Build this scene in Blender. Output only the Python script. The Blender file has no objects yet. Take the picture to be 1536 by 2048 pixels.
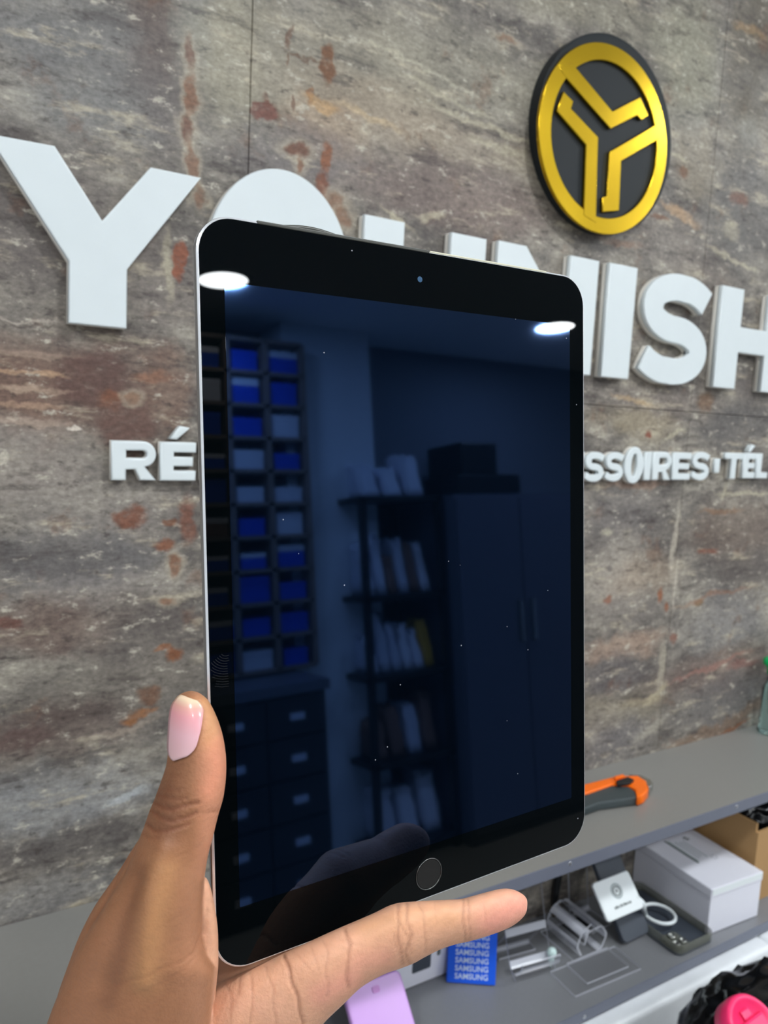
import bpy, bmesh, math, random
import numpy as np
from mathutils import Vector, Matrix
from mathutils.bvhtree import BVHTree
random.seed(7)
SC = bpy.context.scene
COL = SC.collection
# ------------------------------------------------------------------ camera
FPX = 1540.0                       # focal length in pixels of the 1536x2048 frame
CAM = np.array([0.0, -0.652, 1.45])
RW = np.array([[0.85726883, -0.01957511, 0.51449682],      # columns: camera right / down / forward in the room
               [-0.51249082, -0.12837783, 0.84904198],
               [0.0494299, -0.99153212, -0.12008638]])
# shop wall = plane y=0 (room at y<0), x runs along the wall, z up
cd = bpy.data.cameras.new('camera')
cam = bpy.data.objects.new('camera', cd); COL.objects.link(cam)
m = Matrix.Identity(4)
for i in range(3):
    m[i][0] = RW[i, 0]; m[i][1] = -RW[i, 1]; m[i][2] = -RW[i, 2]; m[i][3] = CAM[i]
cam.matrix_world = m
cd.sensor_fit = 'VERTICAL'; cd.sensor_height = 36.0; cd.lens = 36.0 * FPX / 2048
cd.clip_start = 0.01; cd.clip_end = 50
cd.dof.use_dof = True; cd.dof.focus_distance = 0.29; cd.dof.aperture_fstop = 17.0
SC.camera = cam
# ------------------------------------------------------------------ world / exposure
wd = bpy.data.worlds.new('world'); SC.world = wd; wd.use_nodes = True
wd.node_tree.nodes['Background'].inputs[0].default_value = (0.9, 0.95, 1.0, 1)
wd.node_tree.nodes['Background'].inputs[1].default_value = 0.05
SC.view_settings.view_transform = 'Standard'; SC.view_settings.look = 'None'
SC.view_settings.exposure = 0.0; SC.view_settings.gamma = 1.0; SC.view_settings.use_curve_mapping = False
LAMP_RADIANCE = 134.0
LAMP_COLOR = (0.93, 0.98, 1.0)
CEIL = 2.42; YB = -3.45            # ceiling height, far wall

# ------------------------------------------------------------------ geometry helpers
def ray(px, py): return RW @ np.array([(px - 768) / FPX, (py - 1024) / FPX, 1.0])
def at(px, py, depth): return CAM + ray(px, py) * depth           # point at a given distance along the view axis
def on_y(px, py, y):                                              # point on a plane parallel to the shop wall
    r = ray(px, py); return CAM + r * ((y - CAM[1]) / r[1])
def on_z(px, py, z):
    r = ray(px, py); return CAM + r * ((z - CAM[2]) / r[2])
def tex(nt, kind, **kw):
    n = nt.nodes.new(kind)
    for k, v in kw.items():
        if k in n.inputs: n.inputs[k].default_value = v
        else: setattr(n, k, v)
    return n
def lin(c):                                                       # sRGB 0-255 -> linear
    o = []
    for v in c[:3]:
        v = v / 255.0
        o.append(v / 12.92 if v <= 0.04045 else ((v + 0.055) / 1.055) ** 2.4)
    return (*o, 1.0)
def mat(name, c, rough=0.5, metal=0.0, var=0.06, scale=60.0, bump=0.0, bscale=300.0, coat=0.0, ior=1.45, trans=0.0, sss=0.0, spec=0.5):
    mt = bpy.data.materials.new(name); mt.use_nodes = True; nt = mt.node_tree
    b = nt.nodes['Principled BSDF']
    tc = tex(nt, 'ShaderNodeTexCoord')
    n = tex(nt, 'ShaderNodeTexNoise', Scale=scale, Detail=4.0)
    nt.links.new(tc.outputs['Object'], n.inputs['Vector'])
    l = lin(c)
    mx = tex(nt, 'ShaderNodeMix', data_type='RGBA')
    mx.inputs['A'].default_value = tuple(max(0, v * (1 - var)) for v in l[:3]) + (1,)
    mx.inputs['B'].default_value = tuple(min(1, v * (1 + var)) for v in l[:3]) + (1,)
    nt.links.new(n.outputs['Fac'], mx.inputs['Factor'])
    nt.links.new(mx.outputs['Result'], b.inputs['Base Color'])
    mr = tex(nt, 'ShaderNodeMapRange'); mr.inputs['To Min'].default_value = max(0, rough * 0.9); mr.inputs['To Max'].default_value = min(1, rough * 1.1)
    nt.links.new(n.outputs['Fac'], mr.inputs['Value']); nt.links.new(mr.outputs['Result'], b.inputs['Roughness'])
    b.inputs['Metallic'].default_value = metal; b.inputs['IOR'].default_value = ior
    b.inputs['Specular IOR Level'].default_value = spec
    b.inputs['Coat Weight'].default_value = coat; b.inputs['Transmission Weight'].default_value = trans
    if sss: b.inputs['Subsurface Weight'].default_value = sss; b.inputs['Subsurface Radius'].default_value = (0.004, 0.0016, 0.0008); b.inputs['Subsurface Scale'].default_value = 1.0
    if bump:
        n2 = tex(nt, 'ShaderNodeTexNoise', Scale=bscale, Detail=5.0); nt.links.new(tc.outputs['Object'], n2.inputs['Vector'])
        bp = tex(nt, 'ShaderNodeBump', Strength=bump, Distance=0.001)
        nt.links.new(n2.outputs['Fac'], bp.inputs['Height']); nt.links.new(bp.outputs['Normal'], b.inputs['Normal'])
    return mt
def glass_mat(name, c, rough=0.02):
    mt = bpy.data.materials.new(name); mt.use_nodes = True; nt = mt.node_tree
    b = nt.nodes['Principled BSDF']; b.inputs['Transmission Weight'].default_value = 1.0
    b.inputs['IOR'].default_value = 1.47; b.inputs['Base Color'].default_value = lin(c)
    tc = tex(nt, 'ShaderNodeTexCoord'); n = tex(nt, 'ShaderNodeTexNoise', Scale=40.0); nt.links.new(tc.outputs['Object'], n.inputs['Vector'])
    mr = tex(nt, 'ShaderNodeMapRange'); mr.inputs['To Min'].default_value = rough * 0.5; mr.inputs['To Max'].default_value = rough * 1.5
    nt.links.new(n.outputs['Fac'], mr.inputs['Value']); nt.links.new(mr.outputs['Result'], b.inputs['Roughness'])
    return mt
def link(o, parent=None):
    COL.objects.link(o)
    if parent is not None: o.parent = parent
    return o
def obj(name, me, material=None, parent=None, smooth=False, mw=None):
    if isinstance(me, bmesh.types.BMesh):
        bm = me; me = bpy.data.meshes.new(name); bm.normal_update(); bm.to_mesh(me); bm.free()
    if material is not None and not me.materials: me.materials.append(material)
    if smooth:
        for p in me.polygons: p.use_smooth = True
    o = bpy.data.objects.new(name, me); link(o, parent)
    if mw is not None: o.matrix_basis = mw
    return o
def tag(o, label=None, cat=None, group=None, kind=None):
    if label: o['label'] = label
    if cat: o['category'] = cat
    if group: o['group'] = group
    if kind: o['kind'] = kind
    return o
def empty(name, loc, label, cat, group=None, rotz=0.0, rot=None):
    o = bpy.data.objects.new(name, None); COL.objects.link(o); o.empty_display_size = 0.02
    o.location = loc; o.rotation_euler = rot if rot is not None else (0, 0, rotz)
    return tag(o, label, cat, group)
def box(bm, x0, x1, y0, y1, z0, z1, bev=0.0, seg=2, M=None):
    r = bmesh.ops.create_cube(bm, size=1.0)
    vs = r['verts']
    for v in vs: v.co = Vector(((x0 + x1) / 2 + v.co.x * (x1 - x0), (y0 + y1) / 2 + v.co.y * (y1 - y0), (z0 + z1) / 2 + v.co.z * (z1 - z0)))
    if bev:
        es = list({e for v in vs for e in v.link_edges})
        r2 = bmesh.ops.bevel(bm, geom=es, offset=bev, segments=seg, profile=0.5, affect='EDGES')
        vs = list({v for f in r2['faces'] for v in f.verts} | {v for v in vs if v.is_valid})
    if M is not None:
        for v in vs: v.co = M @ v.co
    return vs
def boxo(name, dims, material, parent=None, bev=0.0, seg=2, smooth=False):
    bm = bmesh.new(); box(bm, *dims, bev=bev, seg=seg); return obj(name, bm, material, parent, smooth)
def tube(bm, pts, rad, n=10, caps=True):
    pts = [Vector(p) for p in pts]; rings = []
    rads = rad if isinstance(rad, (list, tuple)) else [rad] * len(pts)
    up = None
    for i, p in enumerate(pts):
        t = (pts[min(i + 1, len(pts) - 1)] - pts[max(i - 1, 0)]).normalized()
        if up is None: up = t.orthogonal().normalized()
        up = (up - t * up.dot(t)).normalized(); s = t.cross(up)
        rings.append([bm.verts.new(p + (up * math.cos(a) + s * math.sin(a)) * rads[i]) for a in [2 * math.pi * k / n for k in range(n)]])
    for a, b in zip(rings, rings[1:]):
        for k in range(n): bm.faces.new((a[k], a[(k + 1) % n], b[(k + 1) % n], b[k]))
    if caps: bm.faces.new(rings[0][::-1]); bm.faces.new(rings[-1])
def lathe(bm, prof, n=32, M=None, caps=True):
    rings = []
    for r, z in prof:
        rings.append([bm.verts.new(Vector((r * math.cos(2 * math.pi * k / n), r * math.sin(2 * math.pi * k / n), z))) for k in range(n)])
    for a, b in zip(rings, rings[1:]):
        for k in range(n): bm.faces.new((a[k], a[(k + 1) % n], b[(k + 1) % n], b[k]))
    if caps: bm.faces.new(rings[0][::-1]); bm.faces.new(rings[-1])
    if M is not None:
        for rg in rings:
            for v in rg: v.co = M @ v.co
def shape_mesh(name, loops, depth, bevel=0.0, res=2):
    """filled 2-D outline (metres), thickness depth centred on z=0, rounded edges, outline kept"""
    cu = bpy.data.curves.new(name, 'CURVE'); cu.dimensions = '2D'; cu.fill_mode = 'BOTH'
    for lp in loops:
        s = cu.splines.new('POLY'); s.points.add(len(lp) - 1)
        for p, (x, y) in zip(s.points, lp): p.co = (x, y, 0, 1)
        s.use_cyclic_u = True
    cu.extrude = max(0.0, depth / 2 - bevel); cu.bevel_depth = bevel; cu.bevel_resolution = res; cu.offset = -bevel
    o = bpy.data.objects.new(name, cu)
    me = bpy.data.meshes.new_from_object(o); me.name = name
    bpy.data.objects.remove(o); bpy.data.curves.remove(cu)
    me.materials.clear()
    return me
WALL_M = lambda x, y, z: Matrix(((1, 0, 0, x), (0, 0, -1, y), (0, 1, 0, z), (0, 0, 0, 1)))    # outline xy -> wall xz, thickness -> -y (towards the room)
def text_mesh(s, size, depth=0.0002, offset=0.0, align='CENTER'):
    cu = bpy.data.curves.new('print', 'FONT'); cu.body = s; cu.size = size; cu.extrude = depth / 2; cu.offset = offset
    cu.align_x = align; cu.align_y = 'CENTER'; cu.resolution_u = 3
    o = bpy.data.objects.new('print', cu); me = bpy.data.meshes.new_from_object(o)
    bpy.data.objects.remove(o); bpy.data.curves.remove(cu); me.materials.clear()
    return me
def rrect(w, h, r, n=6, cx=0, cy=0):
    o = []
    for sx, sy, a0 in ((1, 1, 0), (-1, 1, 90), (-1, -1, 180), (1, -1, 270)):
        for k in range(n + 1):
            a = math.radians(a0 + 90 * k / n); o.append((cx + sx * (w / 2 - r) + r * math.cos(a), cy + sy * (h / 2 - r) + r * math.sin(a)))
    return o
def ell(cx, cy, a, b, n=48): return [(cx + a * math.cos(2 * math.pi * k / n), cy + b * math.sin(2 * math.pi * k / n)) for k in range(n)]

# ------------------------------------------------------------------ shop wall material (printed rust-metal stoneware)
def wall_material(area):
    mt = bpy.data.materials.new('rusty_metal_tile'); mt.use_nodes = True; nt = mt.node_tree; L = nt.links.new
    b = nt.nodes['Principled BSDF']
    tc = tex(nt, 'ShaderNodeTexCoord'); sp = tex(nt, 'ShaderNodeSeparateXYZ'); L(tc.outputs['Object'], sp.inputs[0])
    P = tex(nt, 'ShaderNodeCombineXYZ'); L(sp.outputs['X'], P.inputs[0]); L(sp.outputs['Z'], P.inputs[1])
    def noise(scale, detail=6.0, rough=0.6, sx=1.0, sy=1.0, off=0.0):
        mp = tex(nt, 'ShaderNodeMapping'); mp.inputs['Scale'].default_value = (sx, sy, 1); mp.inputs['Location'].default_value = (off, off * 0.7, 0)
        L(P.outputs[0], mp.inputs['Vector'])
        n = tex(nt, 'ShaderNodeTexNoise', Scale=scale, Detail=detail, Roughness=rough); L(mp.outputs[0], n.inputs['Vector']); return n
    def ramp(src, lo, hi, a=0.0, bb=1.0):
        r = tex(nt, 'ShaderNodeMapRange', interpolation_type='SMOOTHSTEP')
        r.inputs['From Min'].default_value = lo; r.inputs['From Max'].default_value = hi; r.inputs['To Min'].default_value = a; r.inputs['To Max'].default_value = bb
        L(src, r.inputs['Value']); return r.outputs['Result']
    def mul(a, c):
        n = tex(nt, 'ShaderNodeMath', operation='MULTIPLY')
        for i, v in enumerate((a, c)):
            if isinstance(v, (int, float)): n.inputs[i].default_value = v
            else: L(v, n.inputs[i])
        return n.outputs[0]
    def mix(base, col, fac, blend='MIX'):
        n = tex(nt, 'ShaderNodeMix', data_type='RGBA', blend_type=blend)
        L(base, n.inputs['A'])
        if isinstance(col, tuple): n.inputs['B'].default_value = lin(col)
        else: L(col, n.inputs['B'])
        if isinstance(fac, (int, float)): n.inputs['Factor'].default_value = fac
        else: L(fac, n.inputs['Factor'])
        return n.outputs['Result']
    # base: brown-grey clouds with strong mid-size mottling
    big = noise(6.0, 4.0, 0.55, 1.0, 1.7); mott = noise(24.0, 8.0, 0.74, 0.8, 1.5, 4.0)
    bsum = tex(nt, 'ShaderNodeMath', operation='MULTIPLY_ADD'); L(mott.outputs['Fac'], bsum.inputs[0]); bsum.inputs[1].default_value = 0.9; L(mul(big.outputs['Fac'], 0.55), bsum.inputs[2])
    rp = tex(nt, 'ShaderNodeValToRGB'); L(bsum.outputs[0], rp.inputs['Fac'])
    e = rp.color_ramp.elements; e[0].position = 0.52; e[0].color = lin((70, 64, 61)); e[1].position = 0.95; e[1].color = lin((178, 170, 155))
    x = e.new(0.66); x.color = lin((103, 97, 92)); x = e.new(0.78); x.color = lin((134, 127, 118))
    c = rp.outputs['Color']
    # warped coordinates for the patches
    w1 = noise(11.0, 5.0, 0.65, 1.0, 1.3, 3.0); w2 = noise(55.0, 4.0, 0.6, 1, 1, 9.0)
    def warp(amp1, amp2):
        v = P.outputs[0]
        for w, a in ((w1, amp1), (w2, amp2)):
            s = tex(nt, 'ShaderNodeVectorMath', operation='SUBTRACT'); L(w.outputs['Color'], s.inputs[0]); s.inputs[1].default_value = (0.5, 0.5, 0.5)
            k = tex(nt, 'ShaderNodeVectorMath', operation='SCALE'); L(s.outputs[0], k.inputs[0]); k.inputs['Scale'].default_value = a
            ad = tex(nt, 'ShaderNodeVectorMath', operation='ADD'); L(v, ad.inputs[0]); L(k.outputs[0], ad.inputs[1]); v = ad.outputs[0]
        return v
    PW = warp(0.07, 0.02); PS = warp(0.024, 0.017)
    grain = noise(75.0, 6.0, 0.75, 0.8, 1.3, 6.0); gmask = ramp(grain.outputs['Fac'], 0.34, 0.52, 0.6, 1.0)
    def blob(px, py, rx, ry, col, strength=0.8, soft=0.5, rot=0.0, src=None):
        nonlocal c
        q = on_y(px, py, 0); u = np.linalg.norm(on_y(px + rx, py, 0) - q); v = np.linalg.norm(on_y(px, py + ry, 0) - q)
        rr = max(u, v) * (1 + soft) + .03
        if q[0] + rr < area[0] or q[0] - rr > area[1] or q[2] + rr < area[2] or q[2] - rr > area[3]: return      # not on this tile
        mp = tex(nt, 'ShaderNodeMapping', vector_type='TEXTURE'); 
        ch = tex(nt, 'ShaderNodeVectorMath', operation='MULTIPLY_ADD'); L(c, ch.inputs[0]); ch.inputs[1].default_value = (1e-7, 1e-7, 0); L(src or PS, ch.inputs[2]); L(ch.outputs[0], mp.inputs['Vector'])   # evaluated one after another
        mp.inputs['Location'].default_value = (q[0], q[2], 0); mp.inputs['Scale'].default_value = (u, v, 1); mp.inputs['Rotation'].default_value = (0, 0, math.radians(rot))
        ln = tex(nt, 'ShaderNodeVectorMath', operation='LENGTH'); L(mp.outputs[0], ln.inputs[0])
        c = mix(c, col, mul(mul(ramp(ln.outputs['Value'], 1 - soft, 1 + soft, 1.0, 0.0), strength), gmask if src is None else 0.88))
    # broad tonal areas
    for a in BROAD: blob(*a, src=PW)
    # scratches and speckle
    sc1 = noise(20.0, 6.0, 0.72, 0.55, 2.2, 5.0); sc2 = noise(58.0, 6.0, 0.75, 0.75, 1.5, 2.0); fine = noise(210.0, 4.0, 0.75, 0.8, 1.2, 1.0); md = noise(17.0, 5.0, 0.65, 1, 1, 8.0)
    c = mix(c, (186, 174, 152), mul(ramp(sc1.outputs['Fac'], 0.55, 0.66), 0.6))
    c = mix(c, (66, 58, 56), mul(ramp(sc1.outputs['Fac'], 0.46, 0.34), 0.62))
    c = mix(c, (196, 188, 172), mul(ramp(sc2.outputs['Fac'], 0.56, 0.66), 0.7))
    c = mix(c, (60, 52, 50), mul(ramp(sc2.outputs['Fac'], 0.45, 0.34), 0.65))
    c = mix(c, (112, 80, 62), mul(ramp(md.outputs['Fac'], 0.59, 0.69), 0.42))
    # individual marks
    for a in MARKS:
        if a[4] in (RUST, RUST2) and a[2] + a[3] > 22: blob(a[0], a[1], a[2] * 1.5 + 3, a[3] * 1.2 + 4, (180, 168, 148), .5, .35)
        blob(*a)
    g = ramp(fine.outputs['Fac'], 0.28, 0.72, 0.70, 1.42)
    gg = tex(nt, 'ShaderNodeCombineColor'); [L(g, gg.inputs[i]) for i in range(3)]
    c = mix(c, gg.outputs[0], 0.75, 'MULTIPLY')
    L(c, b.inputs['Base Color'])
    L(ramp(md.outputs['Fac'], 0.3, 0.7, 0.42, 0.62), b.inputs['Roughness']); b.inputs['Specular IOR Level'].default_value = 0.35
    bp = tex(nt, 'ShaderNodeBump', Strength=0.12, Distance=0.001); L(fine.outputs['Fac'], bp.inputs['Height']); L(bp.outputs['Normal'], b.inputs['Normal'])
    return mt
# (px, py, rx, ry, colour, strength, softness, rotation): printed patches of the tile pattern
BROAD = [
 (312, 70, 34, 110, (96, 78, 70), .9, .35), (300, 210, 30, 90, (92, 86, 84), .8, .4), (386, 70, 34, 80, (138, 138, 130), .7, .5), (465, 90, 50, 120, (158, 152, 132), .8, .5), (60, 40, 110, 60, (106, 104, 104), .7, .5), (200, 210, 120, 60, (132, 130, 126), .6, .6),
 (150, 1110, 190, 60, (100, 98, 99), .85, .4), (120, 1160, 140, 30, (92, 90, 92), .6, .5), (300, 1300, 110, 90, (98, 90, 86), .7, .45), (60, 780, 90, 100, (140, 112, 96), .7, .5), (330, 800, 50, 90, (126, 96, 80), .6, .5), (90, 545, 150, 60, (98, 90, 86), .7, .5),
 (150, 120, 190, 150, (128, 126, 124), .6, .6), (90, 420, 170, 130, (100, 91, 88), .75, .5), (330, 150, 70, 150, (104, 94, 90), .6, .5),
 (120, 760, 220, 110, (104, 80, 70), .8, .5), (330, 560, 110, 90, (112, 102, 98), .6, .5), (60, 930, 110, 60, (150, 140, 132), .6, .5),
 (200, 1010, 190, 60, (140, 132, 126), .5, .6), (100, 1120, 170, 50, (98, 92, 90), .6, .6), (200, 1180, 170, 35, (150, 142, 136), .5, .6),
 (80, 1260, 150, 55, (104, 82, 74), .7, .5), (250, 1370, 170, 50, (150, 142, 130), .55, .6), (100, 1470, 170, 55, (100, 84, 78), .75, .5),
 (120, 1600, 180, 50, (158, 158, 158), .65, .6), (110, 1690, 160, 30, (96, 90, 88), .7, .6), (90, 1790, 160, 40, (136, 134, 132), .6, .6),
 (500, 120, 110, 130, (156, 148, 130), .7, .5), (720, 90, 150, 90, (146, 138, 120), .6, .6), (760, 210, 160, 55, (168, 152, 130), .6, .6),
 (940, 150, 170, 90, (150, 144, 128), .6, .6), (640, 250, 80, 50, (170, 140, 110), .5, .6), (900, 290, 190, 40, (164, 150, 132), .6, .6),
 (850, 370, 200, 60, (124, 106, 100), .6, .6), (1000, 420, 90, 60, (128, 112, 104), .6, .6), (590, 300, 130, 60, (118, 112, 112), .6, .6),
 (1200, 30, 200, 50, (142, 136, 118), .6, .6), (1380, 120, 60, 130, (158, 154, 134), .7, .5), (1500, 130, 45, 170, (104, 96, 84), .85, .3),
 (1390, 330, 45, 60, (150, 138, 118), .6, .5), (1490, 420, 60, 110, (112, 108, 104), .8, .5), (1340, 470, 80, 60, (138, 128, 120), .5, .6),
 (1400, 560, 60, 50, (120, 108, 100), .5, .6), (1320, 800, 110, 45, (126, 114, 106), .6, .6), (1270, 850, 80, 30, (160, 146, 120), .6, .6), (1470, 860, 80, 45, (98, 94, 92), .8, .5),
 (1240, 1030, 70, 60, (120, 114, 112), .6, .6), (1230, 1150, 60, 70, (172, 162, 150), .7, .6), (1290, 1150, 60, 40, (178, 156, 132), .4, .6), (1470, 1060, 80, 60, (112, 96, 86), .7, .5),
 (1490, 1130, 70, 40, (96, 88, 84), .75, .5), (1460, 1240, 80, 50, (138, 134, 132), .7, .6), (1250, 1290, 70, 25, (176, 148, 128), .65, .5), (1250, 1220, 70, 35, (128, 120, 114), .6, .6),
 (1230, 1350, 60, 40, (104, 98, 98), .7, .6), (1250, 1410, 90, 30, (160, 150, 130), .6, .6), (1230, 1480, 60, 50, (116, 112, 114), .6, .6), (1440, 1340, 110, 40, (120, 98, 90), .6, .6), (1450, 1400, 90, 50, (100, 96, 96), .75, .5),
 (1420, 1465, 120, 14, (122, 96, 76), .7, .5, 12),
]
RUST = (104, 66, 50); RUST2 = (118, 76, 52); DARK = (80, 70, 68); CREAM = (186, 176, 152)
MARKS = [
 (378, 100, 9, 30, RUST, .8, .4), (384, 190, 12, 50, RUST2, .8, .4), (380, 262, 14, 32, RUST, .85, .4), (384, 330, 10, 40, RUST2, .7, .4), (392, 392, 12, 24, RUST2, .7, .4),
 (525, 216, 28, 22, (112, 72, 62), .95, .18), (530, 190, 8, 12, RUST, .7, .4), (652, 125, 13, 46, (112, 74, 48), .95, .25), (619, 186, 7, 17, (124, 84, 54), .85, .3), (586, 204, 5, 18, RUST, .7, .4),
 (594, 298, 24, 16, RUST, .9, .25), (600, 332, 8, 16, RUST2, .8, .4), (652, 310, 10, 26, (132, 82, 54), .9, .3), (650, 370, 14, 34, (120, 72, 50), .85, .3), (676, 400, 14, 20, RUST2, .7, .4), (580, 70, 5, 20, (96, 64, 44), .8, .4), (610, 112, 34, 4, (104, 78, 60), .8, .4, -8), (575, 112, 3, 14, (104, 78, 60), .8, .4),
 (690, 430, 16, 20, RUST2, .7, .4), (364, 520, 17, 42, (134, 80, 58), .95, .2), (340, 560, 10, 40, CREAM, .5, .5), (335, 505, 8, 40, CREAM, .5, .5),
 (180, 760, 70, 60, (92, 68, 62), .85, .3), (250, 850, 55, 70, (100, 74, 66), .8, .35), (215, 800, 30, 14, (132, 82, 54), .5, .5), (262, 800, 18, 10, RUST2, .6, .5), (300, 760, 36, 10, (140, 98, 76), .6, .5),
 (60, 745, 70, 5, (184, 150, 120), .7, .5), (60, 780, 70, 6, (176, 152, 132), .7, .5), (50, 812, 70, 6, (170, 140, 118), .7, .5), (60, 850, 80, 8, (176, 156, 140), .6, .5), (148, 860, 14, 4, (226, 214, 200), .8, .4), (60, 700, 80, 8, (160, 138, 122), .6, .5), (60, 632, 70, 3, (170, 158, 146), .7, .5), (60, 640, 70, 3, (84, 72, 68), .6, .5),
 (262, 1030, 30, 18, (118, 72, 52), .85, .35), (330, 1085, 22, 12, (126, 78, 54), .85, .35), (350, 1130, 12, 26, RUST2, .8, .35), (345, 1040, 14, 8, RUST2, .8, .4), (380, 1040, 16, 40, (120, 74, 56), .7, .4), (330, 1210, 16, 7, RUST2, .7, .4), (345, 1310, 12, 12, (132, 82, 52), .85, .4), (325, 1300, 14, 5, (150, 96, 60), .7, .4),
 (20, 1250, 30, 16, (98, 62, 54), .8, .4), (280, 1430, 28, 10, (152, 98, 54), .8, .4, 20), (300, 1390, 20, 18, (112, 78, 58), .8, .4), (50, 1480, 60, 20, (92, 72, 68), .7, .4), (250, 1460, 60, 6, (160, 146, 132), .7, .5, 10), (150, 1520, 90, 8, (84, 78, 76), .6, .5, 6), (250, 1590, 40, 8, (190, 194, 196), .6, .5, 12), (80, 1850, 90, 5, (160, 150, 126), .6, .5, 13),
 (735, 235, 60, 8, (190, 166, 132), .6, .5, -8), (640, 205, 30, 10, (190, 150, 100), .6, .5, -10), (980, 260, 110, 6, CREAM, .6, .5, -6), (900, 200, 90, 6, CREAM, .5, .5, -8), (840, 130, 120, 5, (188, 180, 160), .5, .5, -8), (1010, 75, 20, 6, RUST2, .6, .5), (1000, 300, 60, 10, CREAM, .5, .5, -5), (800, 440, 40, 6, CREAM, .7, .4, -25), (860, 425, 30, 8, CREAM, .6, .4, 15), (840, 460, 30, 16, (84, 78, 76), .6, .4),
 (1240, 480, 40, 8, (150, 110, 86), .4, .5), (1360, 430, 40, 10, (190, 156, 120), .6, .5, -12), (1320, 440, 16, 5, RUST2, .7, .4), (1365, 345, 8, 12, RUST2, .6, .4), (1340, 310, 40, 4, CREAM, .6, .4), (1480, 400, 16, 14, (124, 86, 70), .7, .4), (1465, 460, 16, 16, CREAM, .4, .4), (1470, 520, 50, 5, CREAM, .6, .4, -8), (1500, 60, 30, 10, (156, 128, 92), .6, .5), (1500, 260, 25, 30, (150, 146, 136), .6, .5),
 (1270, 800, 40, 6, (190, 160, 120), .5, .5, -8), (1350, 870, 20, 6, CREAM, .6, .4, 20), (1298, 868, 5, 6, (128, 70, 52), .9, .4), (1410, 800, 16, 20, (112, 82, 58), .7, .4), (1500, 780, 30, 25, (100, 92, 90), .6, .4),
 (1320, 1190, 6, 14, (136, 84, 56), .9, .35), (1330, 1215, 5, 10, (136, 84, 56), .8, .35), (1218, 1195, 5, 7, (136, 84, 62), .8, .35), (1217, 1133, 6, 6, (88, 82, 82), .8, .4), (1330, 1026, 5, 6, (100, 94, 88), .8, .4), (1212, 1062, 14, 8, (190, 182, 160), .6, .5), (1415, 1105, 20, 6, (126, 80, 62), .8, .4), (1440, 1020, 40, 5, (134, 100, 74), .6, .5), (1398, 1203, 9, 6, (126, 100, 70), .8, .4), (1346, 1277, 7, 9, (130, 88, 74), .8, .4), (1430, 1190, 70, 4, (140, 104, 84), .6, .5, 6),
 (1350, 1080, 5, 70, (190, 180, 164), .6, .4), (1350, 1170, 4, 50, (188, 178, 164), .6, .4), (1322, 1330, 7, 40, (178, 168, 150), .6, .4), (1310, 1390, 22, 8, (178, 166, 140), .7, .4, 30), (1285, 1400, 40, 8, (170, 156, 130), .5, .5), (1430, 1330, 70, 5, (156, 112, 100), .6, .5, 8), (1480, 1330, 30, 8, (140, 100, 92), .6, .5), (1500, 985, 60, 4, CREAM, .6, .4), (1450, 980, 4, 16, CREAM, .6, .4), (1270, 970, 60, 8, (150, 116, 96), .5, .5),
 (1300, 1460, 30, 10, (176, 168, 152), .5, .5, 25), (1281, 1498, 5, 6, (84, 78, 74), .8, .4), (1470, 1452, 26, 4, (122, 78, 52), .8, .4, 10),
]

# ------------------------------------------------------------------ materials
M = {}
M['grout'] = mat('grout', (92, 86, 82), .8)
M['ceiling'] = mat('ceiling_paint', (226, 228, 232), .8, bump=.05)
M['white_wall'] = mat('white_wall_paint', (220, 223, 228), .7, bump=.05)
M['grey_wall'] = mat('grey_wall_paint', (120, 124, 132), .7, bump=.05)
M['floor'] = mat('floor_tile', (176, 174, 170), .4)
M['shelf'] = mat('shaded_laminate', (124, 125, 129), .36, var=.05, scale=200, bump=.02)  # same laminate as the ledge, with its shade put into the colour
M['ledge'] = mat('grey_laminate', (134, 132, 128), .32, var=.05, scale=200, bump=.02)
M['ledge_edge'] = mat('blue_grey_edging', (108, 112, 126), .4)
M['screw'] = mat('zinc_screw', (190, 192, 196), .3, metal=1)
M['white_panel'] = mat('white_lacquer', (232, 235, 239), .42)
M['letter'] = mat('white_acrylic', (222, 229, 231), .3, var=.02, spec=.45)
M['letter_back'] = mat('cream_resin', (226, 221, 212), .5, bump=.15, bscale=120)
M['emblem_black'] = mat('satin_black', (36, 40, 43), .5, spec=.25)
M['gold'] = mat('mirror_gold', (216, 178, 44), .2, metal=1, var=.06, scale=14)
M['alu'] = mat('brushed_aluminium', (206, 208, 214), .22, metal=1, var=.03)
M['rim'] = mat('polished_rim', (240, 241, 244), .3, metal=.55, var=.02)
M['plastic_strip'] = mat('antenna_plastic', (62, 62, 56), .4)
M['orange'] = mat('orange_plastic', (255, 112, 8), .35)
M['grip'] = mat('dark_rubber', (62, 70, 72), .6)
M['steel'] = mat('steel', (190, 192, 188), .25, metal=1)
M['black'] = mat('black_plastic', (22, 24, 26), .4)
M['white_card'] = mat('white_coated_card', (228, 228, 238), .35, var=.02)
M['white_plastic'] = mat('white_plastic', (232, 238, 240), .35, var=.02)
M['cardboard'] = mat('brown_cardboard', (176, 138, 92), .75, var=.08, bump=.1)
M['ink'] = mat('grey_print', (96, 104, 104), .6)
M['ink_soft'] = mat('pale_print', (172, 182, 184), .6)
M['white_ink'] = mat('white_print', (206, 220, 246), .5)
M['blue'] = mat('blue_print_card', (24, 92, 226), .4)
M['lilac'] = mat('lilac_plastic', (212, 164, 232), .3, var=.02)
M['lilac_dark'] = mat('lilac_lens', (196, 122, 206), .3)
M['slate'] = mat('slate_plastic', (64, 70, 80), .5)
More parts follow.
